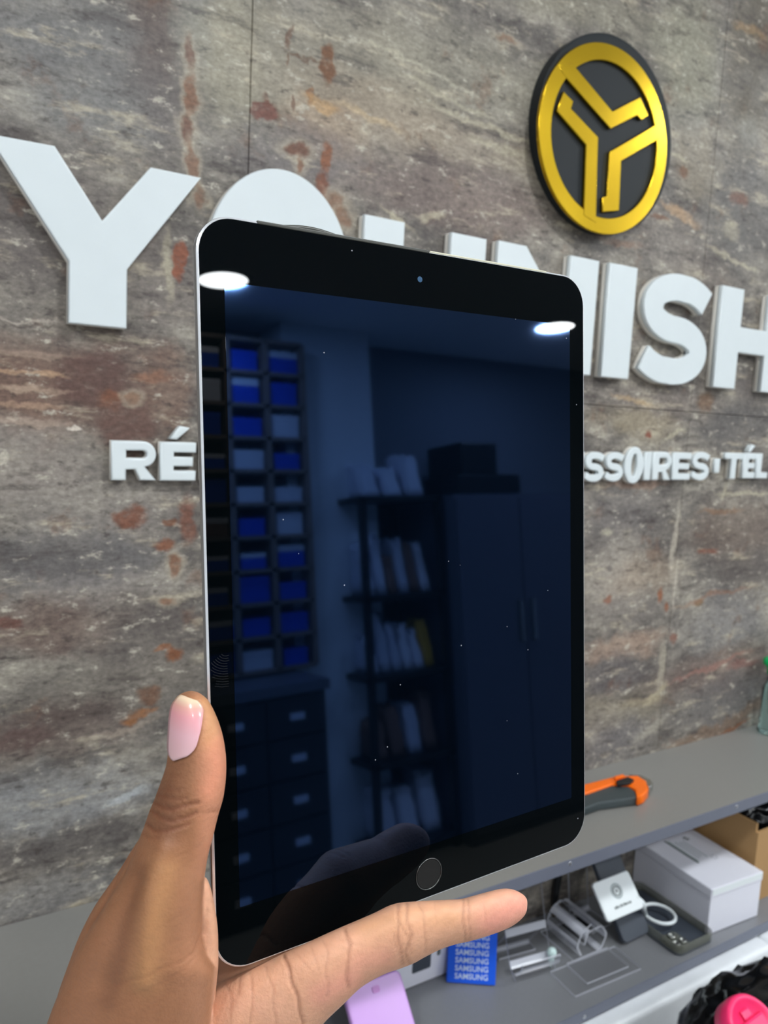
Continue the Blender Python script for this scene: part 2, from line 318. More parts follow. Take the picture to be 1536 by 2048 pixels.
def sheet_mat(name, opacity, col):
    mt = bpy.data.materials.new(name); mt.use_nodes = True; nt = mt.node_tree; b = nt.nodes['Principled BSDF']
    b.inputs['Base Color'].default_value = lin(col); b.inputs['IOR'].default_value = 1.49
    tc = tex(nt, 'ShaderNodeTexCoord'); n = tex(nt, 'ShaderNodeTexNoise', Scale=90.0); nt.links.new(tc.outputs['Object'], n.inputs['Vector'])
    mr = tex(nt, 'ShaderNodeMapRange'); mr.inputs['To Min'].default_value = .06; mr.inputs['To Max'].default_value = .2; nt.links.new(n.outputs['Fac'], mr.inputs['Value']); nt.links.new(mr.outputs['Result'], b.inputs['Roughness'])
    tr = tex(nt, 'ShaderNodeBsdfTransparent'); fr = tex(nt, 'ShaderNodeLayerWeight', Blend=0.5)
    pw = tex(nt, 'ShaderNodeMath', operation='POWER'); nt.links.new(fr.outputs['Facing'], pw.inputs[0]); pw.inputs[1].default_value = 4.0
    ad = tex(nt, 'ShaderNodeMath', operation='MULTIPLY_ADD', use_clamp=True); nt.links.new(pw.outputs[0], ad.inputs[0]); ad.inputs[1].default_value = .45; ad.inputs[2].default_value = opacity
    ms = tex(nt, 'ShaderNodeMixShader'); nt.links.new(ad.outputs[0], ms.inputs[0]); nt.links.new(tr.outputs[0], ms.inputs[1]); nt.links.new(b.outputs[0], ms.inputs[2])
    nt.links.new(ms.outputs[0], nt.nodes['Material Output'].inputs['Surface']); return mt
M['clear'] = sheet_mat('clear_acrylic', .03, (40, 42, 48)); M['clear_edge'] = sheet_mat('acrylic_cut_edge', .48, (226, 228, 238))
M['smoke'] = sheet_mat('smoked_clear', .45, (120, 122, 112))
M['bag'] = mat('black_bin_liner', (14, 15, 17), .17, bump=.5, bscale=26, spec=.5)
M['pink'] = mat('pink_plastic', (252, 52, 112), .35)
M['green'] = mat('green_cap', (0, 190, 104), .4)
M['bottle'] = glass_mat('bottle_glass', (190, 226, 222))
M['mint'] = mat('mint_plastic', (206, 228, 226), .25, coat=.4)
M['brass'] = mat('brass', (150, 122, 74), .35, metal=1)
M['blue_box'] = mat('blue_carton', (20, 70, 200), .5)
M['pale_box'] = mat('pale_carton', (206, 208, 222), .5)
M['wood'] = mat('cubby_board', (128, 112, 104), .6)
M['dark_cab'] = mat('dark_cabinet', (44, 46, 52), .5)
M['grey_cab'] = mat('grey_cabinet', (96, 98, 110), .5)
M['brown_box'] = mat('brown_carton', (132, 98, 84), .7)
M['yellow'] = mat('yellow_carton', (210, 160, 40), .6)
def lamp_mat():
    mt = bpy.data.materials.new('lamp_diffuser'); mt.use_nodes = True; nt = mt.node_tree
    for n in list(nt.nodes):
        if n.type == 'BSDF_PRINCIPLED': nt.nodes.remove(n)
    e = tex(nt, 'ShaderNodeEmission'); e.inputs['Color'].default_value = (*LAMP_COLOR, 1); e.inputs['Strength'].default_value = LAMP_RADIANCE
    nt.links.new(e.outputs[0], nt.nodes['Material Output'].inputs['Surface']); return mt
M['lamp'] = lamp_mat()
def screen_mat(name, base, tint, ior):
    mt = mat(name, base, .012, var=0.0, ior=ior, spec=.5); nt = mt.node_tree; b = nt.nodes['Principled BSDF']
    b.inputs['Specular Tint'].default_value = (*tint, 1)
    for l in list(b.inputs['Roughness'].links): nt.links.remove(l)
    b.inputs['Roughness'].default_value = 0.01 if ior < 1.5 else 0.03
    # scattered dust: rare tiny bright specks
    tc = [n for n in nt.nodes if n.type == 'TEX_COORD'][0]
    v = tex(nt, 'ShaderNodeTexVoronoi', Scale=170.0); nt.links.new(tc.outputs['Object'], v.inputs['Vector'])
    lt = tex(nt, 'ShaderNodeMath', operation='LESS_THAN'); nt.links.new(v.outputs['Distance'], lt.inputs[0]); lt.inputs[1].default_value = 0.045
    sep = tex(nt, 'ShaderNodeSeparateColor'); nt.links.new(v.outputs['Color'], sep.inputs[0])
    l2 = tex(nt, 'ShaderNodeMath', operation='GREATER_THAN'); nt.links.new(sep.outputs[0], l2.inputs[0]); l2.inputs[1].default_value = 0.86
    mu = tex(nt, 'ShaderNodeMath', operation='MULTIPLY'); nt.links.new(lt.outputs[0], mu.inputs[0]); nt.links.new(l2.outputs[0], mu.inputs[1])
    old = b.inputs['Base Color'].links[0].from_socket
    mx = tex(nt, 'ShaderNodeMix', data_type='RGBA'); nt.links.new(mu.outputs[0], mx.inputs['Factor']); nt.links.new(old, mx.inputs['A']); mx.inputs['B'].default_value = lin((150, 150, 156))
    nt.links.new(mx.outputs['Result'], b.inputs['Base Color'])
    return mt
M['bezel'] = screen_mat('black_front_glass', (3, 6, 8), (1, 1, 1), 1.22)
M['screen'] = screen_mat('dark_display', (2, 6, 14), (.20, .42, 1.0), 2.0)

# ------------------------------------------------------------------ room shell
XL, XR = -2.4, 4.6
wf = boxo('wall_front', (XL, XR, 0.010, 0.10, 0, CEIL), M['grout']); tag(wf, kind='structure')
bm0 = {}
TX0 = 0.2435; TW = 0.601; TZ0 = 1.478; TH = 1.2
k = 0
for i in range(-2, 5):
    for (z0, z1) in (((0.28, TZ0), (TZ0, CEIL)) if i >= 0 else ((0.005, 0.905), (0.905, 2.105), (2.105, CEIL))):
        x0 = TX0 + i * TW
        j = random.uniform(-.0004, .0004)
        boxo('tile', (x0 + .0003, x0 + TW - .0003, 0.0 + j, .0105, z0 + .0003, z1 - .0003), wall_material((x0, x0 + TW, z0, z1)), wf, bev=.0005, seg=1)
tag(boxo('floor', (XL, XR, YB, 0.1, -.1, 0), M['floor']), kind='structure')
tag(boxo('ceiling', (XL, XR, YB, 0.1, CEIL, CEIL + .1), M['ceiling']), kind='structure')
tag(boxo('wall_back', (XL, XR, YB - .1, YB, 0, CEIL), M['grey_wall']), kind='structure')
tag(boxo('wall_left', (XL - .1, XL, YB, 0.1, 0, CEIL), M['white_wall']), kind='structure')
tag(boxo('wall_right', (XR, XR + .1, YB, 0.1, 0, CEIL), M['white_wall']), kind='structure')

# ------------------------------------------------------------------ ceiling downlights
TABC = np.array([0.16517238, -0.4123356, 1.38915043])
TABR = np.array([0.99957557, 0.02426667, 0.01611869]); TABD = np.array([0.01836097, -0.09521033, -0.99528783])
TABN = np.cross(TABD, TABR); TABN /= np.linalg.norm(TABN)            # towards the viewer
if TABN[1] > 0: TABN = -TABN
def mirrored(px, py):
    r = ray(px, py); t = ((TABC - CAM) @ TABN) / (r @ TABN); p = CAM + r * t
    d = r - 2 * (r @ TABN) * TABN; return p, d
def mir_y(px, py, y):
    p, d = mirrored(px, py); return p + d * ((y - p[1]) / d[1])
def mir_z(px, py, z):
    p, d = mirrored(px, py); return p + d * ((z - p[2]) / d[2])
la = mir_z(446, 557, CEIL); lb = mir_z(1110, 652, CEIL)
spots = [(la[0], la[1], 'round ceiling downlight mirrored in the tablet top left corner'), (lb[0], lb[1], 'round ceiling downlight mirrored in the tablet top right corner')]
stp = (lb - la)
for n, w in (('far left', (-1, 0)),):
    spots.append((la[0] - stp[0], la[1], 'round ceiling downlight at the left end of the far row'))
for i, w in enumerate(('left end', 'second place', 'third place', 'right end')):
    spots.append((la[0] + (i - 1.35) * 1.45, -.95, 'round ceiling downlight over the shop wall, %s of the near row' % w))
    spots.append((la[0] + (i - 1.65) * 1.45, -1.75, 'unseen ceiling downlight added to brighten the lower shelf, %s of the middle row' % w))  # middle row is added, for more frontal light under the ledge
for x, y, lbl in spots:
    t = empty('ceiling_downlight', (x, y, CEIL), lbl, 'light')
    bm = bmesh.new(); lathe(bm, [(.092, 0), (.110, 0), (.110, -.004), (.100, -.009), (.092, -.009), (.092, 0)], 40, caps=False); obj('trim_ring', bm, M['white_plastic'], t, True)
    bm = bmesh.new(); lathe(bm, [(.0918, -.001), (.0918, -.0075)], 40); obj('diffuser', bm, M['lamp'], t)

# ------------------------------------------------------------------ sign letters
def spline(pts, n=8):
    P = [np.array(p, float) for p in pts]; P = [2 * P[0] - P[1]] + P + [2 * P[-1] - P[-2]]; out = []
    for i in range(1, len(P) - 2):
        for k in range(n):
            t = k / n; a, b, c, d = P[i - 1:i + 3]
            out.append(.5 * ((2 * b) + (c - a) * t + (2 * a - 5 * b + 4 * c - d) * t * t + (3 * b - a - 3 * c + d) * t ** 3))
    out.append(P[-2]); return out
def stroke(pts, t):
    L_, R_ = [], []; pts = [np.array(p, float) for p in pts]
    for i, p in enumerate(pts):
        d = pts[min(i + 1, len(pts) - 1)] - pts[max(i - 1, 0)]; d /= np.linalg.norm(d); nrm = np.array([-d[1], d[0]])
        L_.append(tuple(p + nrm * t / 2)); R_.append(tuple(p - nrm * t / 2))
    return L_ + R_[::-1]
def glyph(ch, w, h, t):
    """outlines of a heavy geometric capital in a w x h box with stem t"""
    th = t * .73
    if ch == 'I': return [[(0, 0), (w, 0), (w, h), (0, h)]]
    if ch == 'H':
        a, b_ = h * .5 - th * .5, h * .5 + th * .5
        return [[(0, 0), (t, 0), (t, a), (w - t, a), (w - t, 0), (w, 0), (w, h), (w - t, h), (w - t, b_), (t, b_), (t, h), (0, h)]]
    if ch == 'E': return [[(0, 0), (w, 0), (w, th), (t, th), (t, h / 2 - th * .46), (w * .92, h / 2 - th * .46), (w * .92, h / 2 + th * .46), (t, h / 2 + th * .46), (t, h - th), (w, h - th), (w, h), (0, h)]]
    if ch == 'L': return [[(0, 0), (w, 0), (w, th), (t, th), (t, h), (0, h)]]
    if ch == 'T': return [[(w / 2 - t / 2, 0), (w / 2 + t / 2, 0), (w / 2 + t / 2, h - th), (w, h - th), (w, h), (0, h), (0, h - th), (w / 2 - t / 2, h - th)]]
    if ch == 'N': return [[(0, 0), (t, 0), (t, h * .56), (w - t * .85, 0), (w, 0), (w, h), (w - t, h), (w - t, h * .44), (t * .85, h), (0, h)]]
    if ch == 'A':
        k = t * 1.12
        return [[(0, 0), (k, 0), (w * .5 - w * .24, h * .20 - 0), (w * .5 + w * .24, h * .20), (w - k, 0), (w, 0), (w / 2 + t * .56, h), (w / 2 - t * .56, h)][:2] + [(w * .30, h * .21), (w * .70, h * .21)] + [(w - k, 0), (w, 0), (w / 2 + t * .58, h), (w / 2 - t * .58, h)], [(w * .385, h * .42), (w * .5, h * .74), (w * .615, h * .42)]]
    if ch in 'PR':
        y0 = h * .34 if ch == 'P' else h * .33; rr = (h - y0) / 2; xc = w - rr * 1.02
        arc = [(xc + rr * math.cos(a), y0 + rr + rr * math.sin(a)) for a in np.linspace(math.pi / 2, -math.pi / 2, 13)]
        ri = rr - th * .9; arci = [(xc + ri * math.cos(a), y0 + rr + ri * math.sin(a)) for a in np.linspace(-math.pi / 2, math.pi / 2, 11)]
        if ch == 'P': out = [(0, h)] + arc + [(t, y0), (t, 0), (0, 0)]
        else: out = [(0, h)] + arc[:-2] + [(w * .74, y0 + h * .02), (w * 1.0, 0), (w * 1.0 - t * 1.15, 0), (w * .52, y0 - h * .055), (t, y0 - h * .055), (t, 0), (0, 0)]
        return [out[::-1], [(t, y0 + th * .9)] + arci + [(t, h - th * .9)]]
    if ch == 'S':
        th = t * .78; a, b_ = (w - t) / 2, (h - th) / 4
        top = [(w / 2 + a * math.cos(k), h - th / 2 - b_ + b_ * math.sin(k)) for k in np.linspace(math.radians(80), math.radians(262), 24)]
        q = spline([(.905 * w, .775 * h), (.81 * w, .828 * h), (.68 * w, .868 * h)] + [top[0]], 4)[:-1] + top
        q = [np.array(p) for p in q]; q += [np.array((w - p[0], h - p[1])) for p in q[::-1]]
        return [stroke(q, th)]
    if ch == 'C':
        q = [np.array((w / 2 + .03 * w + (w - t) / 2 * math.cos(a), h / 2 + (h - th) / 2 * math.sin(a))) for a in np.linspace(math.radians(42), math.radians(318), 30)]
        return [stroke(q, t * .93)]
    if ch == 'O': return [ell(w / 2, h / 2, w / 2, h / 2), ell(w / 2, h / 2, w / 2 - t, h / 2 - th)[::-1]]
    if ch == 'U':
        r = w / 2; ri = r - t
        o = [(0, h)] + [(r + r * math.cos(a), r * .95 + r * .95 * math.sin(a)) for a in np.linspace(math.pi, 2 * math.pi, 21)] + [(w, h), (w - t, h)]
        o += [(r + ri * math.cos(a), r * .95 + ri * math.sin(a)) for a in np.linspace(2 * math.pi, math.pi, 17)] + [(t, h)]
        return [o]
def letter(loops, x, z, label, front=.0132, back_t=.0056, face_t=.0066, bev=.0012, grow=0.0, group='', part_accent=None):
    """front face `front` metres off the wall, cream backing behind a thin shadow gap"""
    mm = [[(a / 1000, b_ / 1000) for a, b_ in lp] for lp in loops]
    t = empty('sign_letter', (x / 1000, 0, CAM[2] + z / 1000), label, 'letter', group)
    f = shape_mesh('face', mm, face_t, bev); o = obj('face', f, M['letter'], t); o.matrix_basis = WALL_M(0, -front + face_t / 2, 0)
    g = shape_mesh('backing', mm, back_t, bev * .8); o = obj('backing', g, M['letter_back'], t); o.matrix_basis = WALL_M(0, -back_t / 2 - .0003, 0)
    sp = shape_mesh('spacer', [[(p[0], p[1]) for p in lp] for lp in mm], front - face_t - back_t + .0006, 0.0)
    # the dark gap: a core inset from the outline
    cx = sum(p[0] for p in mm[0]) / len(mm[0]); cz = sum(p[1] for p in mm[0]) / len(mm[0])
    bpy.data.meshes.remove(sp)
    core = shape_core(mm, front - face_t - back_t + .0006, .0018)
    o = obj('core', core, M['ink'], t); o.matrix_basis = WALL_M(0, -back_t - (front - face_t - back_t) / 2, 0)
    if part_accent:
        am = [[(a / 1000, b_ / 1000) for a, b_ in part_accent]]
        o = obj('accent', shape_mesh('accent', am, front - .001, bev), M['letter'], t); o.matrix_basis = WALL_M(0, -front / 2, 0)
    return t
def shape_core(loops, depth, inset):
    cu = bpy.data.curves.new('core', 'CURVE'); cu.dimensions = '2D'; cu.fill_mode = 'BOTH'
    for lp in loops:
        s = cu.splines.new('POLY'); s.points.add(len(lp) - 1)
        for p, (x, y) in zip(s.points, lp): p.co = (x, y, 0, 1)
        s.use_cyclic_u = True
    cu.extrude = depth / 2; cu.offset = -inset
    o = bpy.data.objects.new('core', cu); me = bpy.data.meshes.new_from_object(o); bpy.data.objects.remove(o); bpy.data.curves.remove(cu); me.materials.clear(); return me
G1 = 'large white sign letters'
Z0, Z1 = 60.5, 186.0; Hc = Z1 - Z0
letter([[(98.3, 0), (141.6, 0), (141.6, 45.5), (198.9, Hc), (158.8, Hc), (122.8, 79), (89.0, Hc + 1), (45, Hc), (98.8, 46)]], 0, Z0, 'large white letter Y, leftmost of the big sign letters', group=G1)
letter([ell(67, 83, 67, 83, 72), ell(67, 83, 25, 36, 48)[::-1]], 204, 40.5, 'large white letter O mostly hidden behind the tablet', group=G1)
letter(glyph('U', 140.5, 127, 43), 351.5, 57, 'large white letter U showing only its top above the tablet', group=G1)
letter(glyph('N', 142.6, Hc, 43), 508, Z0 - .5, 'large white letter N rising behind the tablet upper right corner', group=G1)
letter(glyph('I', 44.8, 126.5, 44), 667.6, 60, 'large white letter I, a plain upright bar right of the tablet', group=G1)
letter(glyph('S', 130, 131.5, 41), 723.5, 58.5, 'large white letter S between the I and the H', group=G1)
letter(glyph('H', 144, 126.5, 44), 867.8, 61, 'large white letter H cut by the right photo edge', group=G1)
G2 = 'small white sign letters'
x = 131.5
names = {}
def small(ch, x0, x1, z0, z1, label, accent=None):
    w = x1 - x0; h = z1 - z0
    tt = w if ch == 'I' else 10.4 if ch in 'SC' else 11.6
    letter(glyph(ch, w, h, tt), x0, z0, label, front=.0105, back_t=.0046, face_t=.0054, bev=.0009 if ch in 'SC' else .0016, group=G2, part_accent=accent)
small('R', 131.2, 167, -60, -28, 'small white letter R, first of the tagline under the Y')
small('E', 170, 200.3, -60.3, -28, 'small white letter E with slanted accent beside the tablet left edge', [(7.5, 35), (14, 34.4), (25, 44.5), (16.5, 46)])
xx = 205
for ch, w, nm in (('P', 33, 'P'), ('A', 38, 'A of the hidden first word, before the R'), ('R', 35, 'R of the hidden first word, second R'), ('A', 38, 'A of the hidden first word, after the R'), ('T', 33, 'T of the hidden first word'), ('I', 12.5, 'I of the hidden first word'), ('O', 38, 'O of the hidden first word'), ('N', 37, 'N ending the hidden first word')):
    small(ch, xx, xx + w, -60, -26.5, 'small white letter %s, behind the tablet' % nm); xx += w + 3.0
small('I', 505, 515, -51, -31, 'small white upright bar separating tagline words behind the tablet')
for ch, a, b_, nm in (('A', 524, 562, 'A starting the second tagline word'), ('C', 565, 597, 'first letter C of the second tagline word'), ('C', 598, 629, 'second letter C of the second tagline word'), ('E', 630, 655, 'E before the double S')):
    small(ch, a, b_, -60, -26, 'small white letter %s, behind the tablet' % nm)
small('S', 656, 689, -61, -26, 'small white letter S, nearest to the tablet right edge')
small('S', 689.5, 721.5, -60.5, -25.5, 'small white letter S just left of the tall narrow O')
small('O', 722.5, 755.5, -63.2, -18.6, 'small white letter O, taller and narrower than its neighbours')
small('I', 757, 769, -59, -24, 'small white letter I between the tall O and an R')
small('R', 772, 806.5, -58.6, -23.6, 'small white letter R in the second tagline word')
small('E', 809, 843.5, -58.4, -23.6, 'small white letter E in the second tagline word')
small('S', 845.5, 881.5, -59, -22, 'small white letter S ending the second tagline word')
small('I', 892, 902, -49, -30, 'short white upright bar separating the tagline words')
small('T', 912, 950, -57, -22, 'small white letter T starting the last tagline word')
small('E', 952, 979, -56, -21.6, 'small white letter E with accent at the right photo edge', [(8, 36.2), (13.5, 35.4), (23.5, 44.5), (16.5, 46.2)])
small('L', 981.5, 1008, -56, -21.6, 'small white letter L cut by the right photo edge')

# ------------------------------------------------------------------ round gold emblem
EX, EZ, ER = .6400, CAM[2] + .3087, .0963
em = empty('emblem', (EX, 0, EZ), 'round black emblem with gold ring and interlocked gold bars', 'emblem')
bm = bmesh.new(); RD = ER * 1.05
lathe(bm, [(RD, 0), (RD, .0140), (RD - .0012, .0148), (RD - .003, .0150)], 96); o = obj('disc', bm, M['emblem_black'], em, False); o.matrix_basis = WALL_M(.0070, -.0006, .0080)
def gold(name, loops, zf, th):
    me = shape_mesh(name, [[(a * ER, b_ * ER) for a, b_ in lp] for lp in loops], th, .0006, 1); o = obj(name, me, M['gold'], em); o.matrix_basis = WALL_M(0, -zf + th / 2, 0)
gold('ring', [ell(0, 0, 1, 1, 96), ell(0, 0, .825, .825, 96)[::-1]], .0196, .0045)
gold('bar', [[(-.80, .585), (-.60, .66), (.05, .324), (.473, .578), (.63, .412), (.523, .34), (.445, .373), (.047, .137), (-.70, .51)]], .0199, .0048)
gold('bar', [[(-.692, .349), (-.541, .286), (-.565, .207), (-.136, .008), (-.067, -.90), (-.262, -.85), (-.308, -.11), (-.765, .137)]], .0199, .0048)
gold('bar', [[(.774, .349), (.94, .30), (.86, .215), (.252, -.168), (.282, -.704), (.023, -.762), (.005, -.61), (.072, -.585), (.059, -.107)]], .0199, .0048)

# ------------------------------------------------------------------ ledge, lower shelf, cabinet
LZ = CAM[2] - .427; LD = .140; LT = .0135
SZ = CAM[2] - .6055; SD = .1415; ST = .0125
def shelf(name, z, d, t, label, screws):
    s = empty(name, (0, 0, z), label, 'shelf')
    boxo('board', (-2.2, 3.2, -d + .0012, -.0006, -t, 0), M[name], s)
    boxo('edge_band', (-2.2, 3.2, -d, -d + .0012, -t, .0002), M['ledge_edge'], s, bev=.0004)
    boxo('underside', (-2.2, 3.2, -d + .0006, -.0006, -t - .0006, -t), M['ledge_edge'], s)
    for px, py in screws:
        q = on_y(px, py, -d); bm = bmesh.new(); lathe(bm, [(.0022, 0), (.0022, .0005), (.0012, .001)], 14)
        o = obj('screw', bm, M['screw'], s, True); o.matrix_basis = WALL_M(q[0], -d + .0002, q[2] - z)
    return s
shelf('ledge', LZ, LD, LT, 'grey laminate ledge along the wall carrying the orange knife', [(1140, 1727), (1473, 1613)])
shelf('shelf', SZ, SD, ST, 'lower grey shelf under the ledge crowded with phone accessories', [(1169, 2034)])
cb = empty('cabinet', (0, 0, 0), 'white lacquered cabinet below the lower shelf', 'cabinet')
boxo('body', (-2.2, 3.2, -SD + .004, -.0006, .06, SZ - ST - .0008), M['white_panel'], cb)
for i in range(7):
    x0 = -2.15 + i * .76
    boxo('top_rail', (x0, x0 + .759, -SD - .020, -SD + .004, SZ - ST - .042, SZ - ST - .0012), M['white_panel'], cb, bev=.006, seg=4)
    boxo('door', (x0, x0 + .756, -SD - .016, -SD + .004, .08, SZ - ST - .0445), M['white_panel'], cb, bev=.002)

# ------------------------------------------------------------------ things on the ledge
def flat_outline(name, pts_px, z0, h, material, parent, bev=.0015):
    """solid whose plan is given by points on a horizontal plane"""
    pl = [on_z(px, py, z0 + h * .75) for px, py in pts_px]
    lp = [(p[0], p[1]) for p in pl]
    a = sum(lp[i][0] * lp[(i + 1) % len(lp)][1] - lp[(i + 1) % len(lp)][0] * lp[i][1] for i in range(len(lp)))
    if a < 0: lp = lp[::-1]
    me = shape_mesh(name, [lp], h, bev); o = obj(name, me, material, parent); o.matrix_basis = Matrix.Translation(Vector((0, 0, z0 + h / 2)) - (parent.location if parent else Vector())); return o
kn = empty('utility_knife', on_z(1200, 1600, LZ), 'orange and dark grey utility knife lying on the ledge', 'knife')
kz = LZ + .0008
flat_outline('grip', [(1085, 1650), (1085, 1610), (1175, 1588), (1220, 1574), (1262, 1577), (1274, 1590), (1272, 1599), (1200, 1609)], kz, .010, M['grip'], kn, .002)
flat_outline('handle', [(1085, 1606), (1085, 1590), (1175, 1571), (1232, 1556), (1275, 1555), (1292, 1566), (1297, 1582), (1288, 1593), (1275, 1598), (1270, 1583), (1255, 1573), (1225, 1572), (1175, 1590)], kz, .0125, M['orange'], kn, .002)
flat_outline('slider', [(1235, 1570), (1232, 1562), (1256, 1554), (1268, 1560), (1262, 1566)], kz + .0126, .003, M['black'], kn, .0008)
flat_outline('thumb_wheel', [(1230, 1558), (1229, 1553), (1246, 1549), (1250, 1553)], kz + .0126, .003, M['orange'], kn, .0006)
flat_outline('blade_guide', [(1262, 1560), (1258, 1552), (1280, 1553), (1300, 1562), (1306, 1570), (1300, 1577), (1292, 1572), (1283, 1563)], kz + .002, .009, M['steel'], kn, .0008)
bt = empty('bottle', (on_z(1536, 1466, LZ)[0], on_z(1536, 1466, LZ)[1], LZ + .0005), 'clear bottle with green cap at the right end of the ledge', 'bottle')
bm = bmesh.new(); lathe(bm, [(.0135, 0), (.0150, .002), (.0150, .006), (.0138, .010), (.0138, .066), (.009, .078), (.0075, .090)], 32); obj('body', bm, M['bottle'], bt, True)
bm = bmesh.new(); lathe(bm, [(.009, .087), (.0100, .088), (.0110, .098), (.0165, .102), (.0170, .109), (.012, .112)], 24); obj('cap', bm, M['green'], bt, True)

# ------------------------------------------------------------------ things on the lower shelf
z = SZ + .0006
# white box
wb = empty('carton', (.860, -.064, z), 'white accessory box with grey printed icons, under the right end of the ledge', 'box', rotz=math.radians(-3))
boxo('body', (-.047, .047, -.062, .060, 0, .050), M['white_card'], wb, bev=.0012)
boxo('lid', (-.0478, .0478, -.0628, .0608, .048, .0605), M['white_card'], wb, bev=.0014)
pr = bmesh.new()
for i, (ox, oy, w, h) in enumerate([(-.012, .012, .0035, .050), (-.004, .012, .0016, .040), (.002, .012, .0016, .036), (.008, .010, .0016, .040)]):
    box(pr, ox - w / 2, ox + w / 2, oy - h / 2, oy + h / 2, .0606, .0608)
obj('print', pr, M['ink_soft'], wb)
pr = bmesh.new(); box(pr, -.0165, -.0140, -.016, .040, .0606, .0609)
for k in range(6):
    a = k * 1.05; box(pr, .018 + .004 * math.cos(a) - .0008, .018 + .004 * math.cos(a) + .0008, .033 + .004 * math.sin(a) - .0008, .033 + .004 * math.sin(a) + .0008, .0606, .0609)
    box(pr, .016 + .004 * math.cos(a) - .0005, .016 + .004 * math.cos(a) + .0005, -.014 + .004 * math.sin(a) - .0005, -.014 + .004 * math.sin(a) + .0005, .0606, .0609)
box(pr, .017, .019, .030, .036, .0606, .0609); obj('icon', pr, M['ink'], wb)
boxo('seal_flap', (-.046, .046, -.0634, -.0628, .052, .0600), M['white_plastic'], wb)
# cardboard box behind
rk_ = ray(1521, 1652); KC = CAM + rk_ * (.918 / rk_[0])
kb = empty('cardboard_box', (KC[0] + .120, KC[1] / 2 - .002, z), 'open brown cardboard box right of the white box', 'box')
bx, by, bh, tk = .120, .9 * abs(KC[1]) / 2 - .002, KC[2] - z, .004
boxo('side_panel', (-bx, -bx + tk, -by, by, 0, bh), M['cardboard'], kb); boxo('side_panel', (bx - tk, bx, -by, by, 0, bh), M['cardboard'], kb)
boxo('front_panel', (-bx, bx, -by - tk, -by, 0, bh * .90), M['cardboard'], kb); boxo('back_panel', (-bx, bx, by, by + tk, 0, bh), M['cardboard'], kb); boxo('base', (-bx + tk, bx - tk, -by, by, 0, tk), M['cardboard'], kb)
# crumpled black film in the box
def blobmesh(rx, ry, rz, amp, seed, sub=4, fr=1.0):
    from mathutils import noise as mn
    bm = bmesh.new(); bmesh.ops.create_icosphere(bm, subdivisions=sub, radius=1.0)
    for v in bm.verts:
        p = v.co.copy(); n = mn.noise(p * 1.6 * fr + Vector((seed, 0, 0))); n2 = abs(mn.noise(p * 4.0 * fr + Vector((0, seed, 0)))); n3 = abs(mn.noise(p * 9.0 * fr + Vector((0, 0, seed))))
        s = 1 + amp * (n * .8 - n2 * .9 - n3 * .35 + .4); v.co = Vector((p.x * rx * s, p.y * ry * s, p.z * rz * s))
    return bm
fb = blobmesh(.085, abs(KC[1]) * .30, .028, .25, 3.3); o = obj('film_bundle', fb, M['bag'], None, True); o.location = (KC[0] + .125, KC[1] / 2 - .002, z + (KC[2] - z) * .78)
tag(o, 'crumpled black plastic film inside the cardboard box', 'plastic film')
# phone case tray
pc = empty('phone_case', (.777, -.0, z), 'smoky clear phone case lying open side up before the white box', 'phone case')
def ringshape(name, w, h, r, wall, z0, z1, material, parent, loc):
    me = shape_mesh(name, [rrect(w, h, r), rrect(w - 2 * wall, h - 2 * wall, r - wall)[::-1]], z1 - z0, .0006, 1); o = obj(name, me, material, parent); o.matrix_basis = Matrix.Translation(Vector((*loc, (z0 + z1) / 2))); return o
cx, cy, cw, ch = .000, -.076, .066, .116
ringshape('rim', cw, ch, .010, .0022, .0015, .0125, M['smoke'], pc, (cx, cy))
o = obj('back_plate', shape_mesh('back_plate', [rrect(cw, ch, .010)], .0015, .0004), M['slate'], pc); o.matrix_basis = Matrix.Translation((cx, cy, .0010))
o = obj('camera_bump', shape_mesh('camera_bump', [rrect(.026, .026, .006)], .004, .001), M['smoke'], pc); o.matrix_basis = Matrix.Translation((cx - .017, cy - .040, .0040))
for a, b_ in ((-.023, -.046), (-.011, -.046), (-.017, -.034)):
    bm = bmesh.new(); lathe(bm, [(.0045, 0), (.0045, .0018), (.003, .0022), (.0028, .0014)], 18); o = obj('lens_ring', bm, M['steel'], pc, True); o.matrix_basis = Matrix.Translation((cx + a, cy + b_, .0062))
# dark slab leaning against the wall
def oriented(px4, depth_pts=None): pass
def slab(name, c0, ex, ey, w, h, t, material, parent=None, r=.006, bev=.001):
    """plate with its lower edge centred on c0, ex along the width, ey up the plate"""
    ex = Vector(ex).normalized(); ey = Vector(ey); ey = (ey - ex * ex.dot(ey)).normalized(); ez = ex.cross(ey)
    me = shape_mesh(name, [rrect(w, h, r, cy=h / 2)], t, bev); o = obj(name, me, material, parent)
    mm = Matrix((( ex.x, ey.x, ez.x, c0[0]), (ex.y, ey.y, ez.y, c0[1]), (ex.z, ey.z, ez.z, c0[2]), (0, 0, 0, 1)))
    if parent is None: o.matrix_basis = mm
    else: o.matrix_basis = parent.matrix_basis.inverted() @ mm if parent.type == 'EMPTY' else mm
    return o
o = slab('phone_sleeve', (.722, -.090, z + .004), (1, .04, 0), (0, .60, .80), .046, .142, .007, M['slate']); tag(o, 'dark slate slab leaning on the wall behind the white ring tag', 'case')
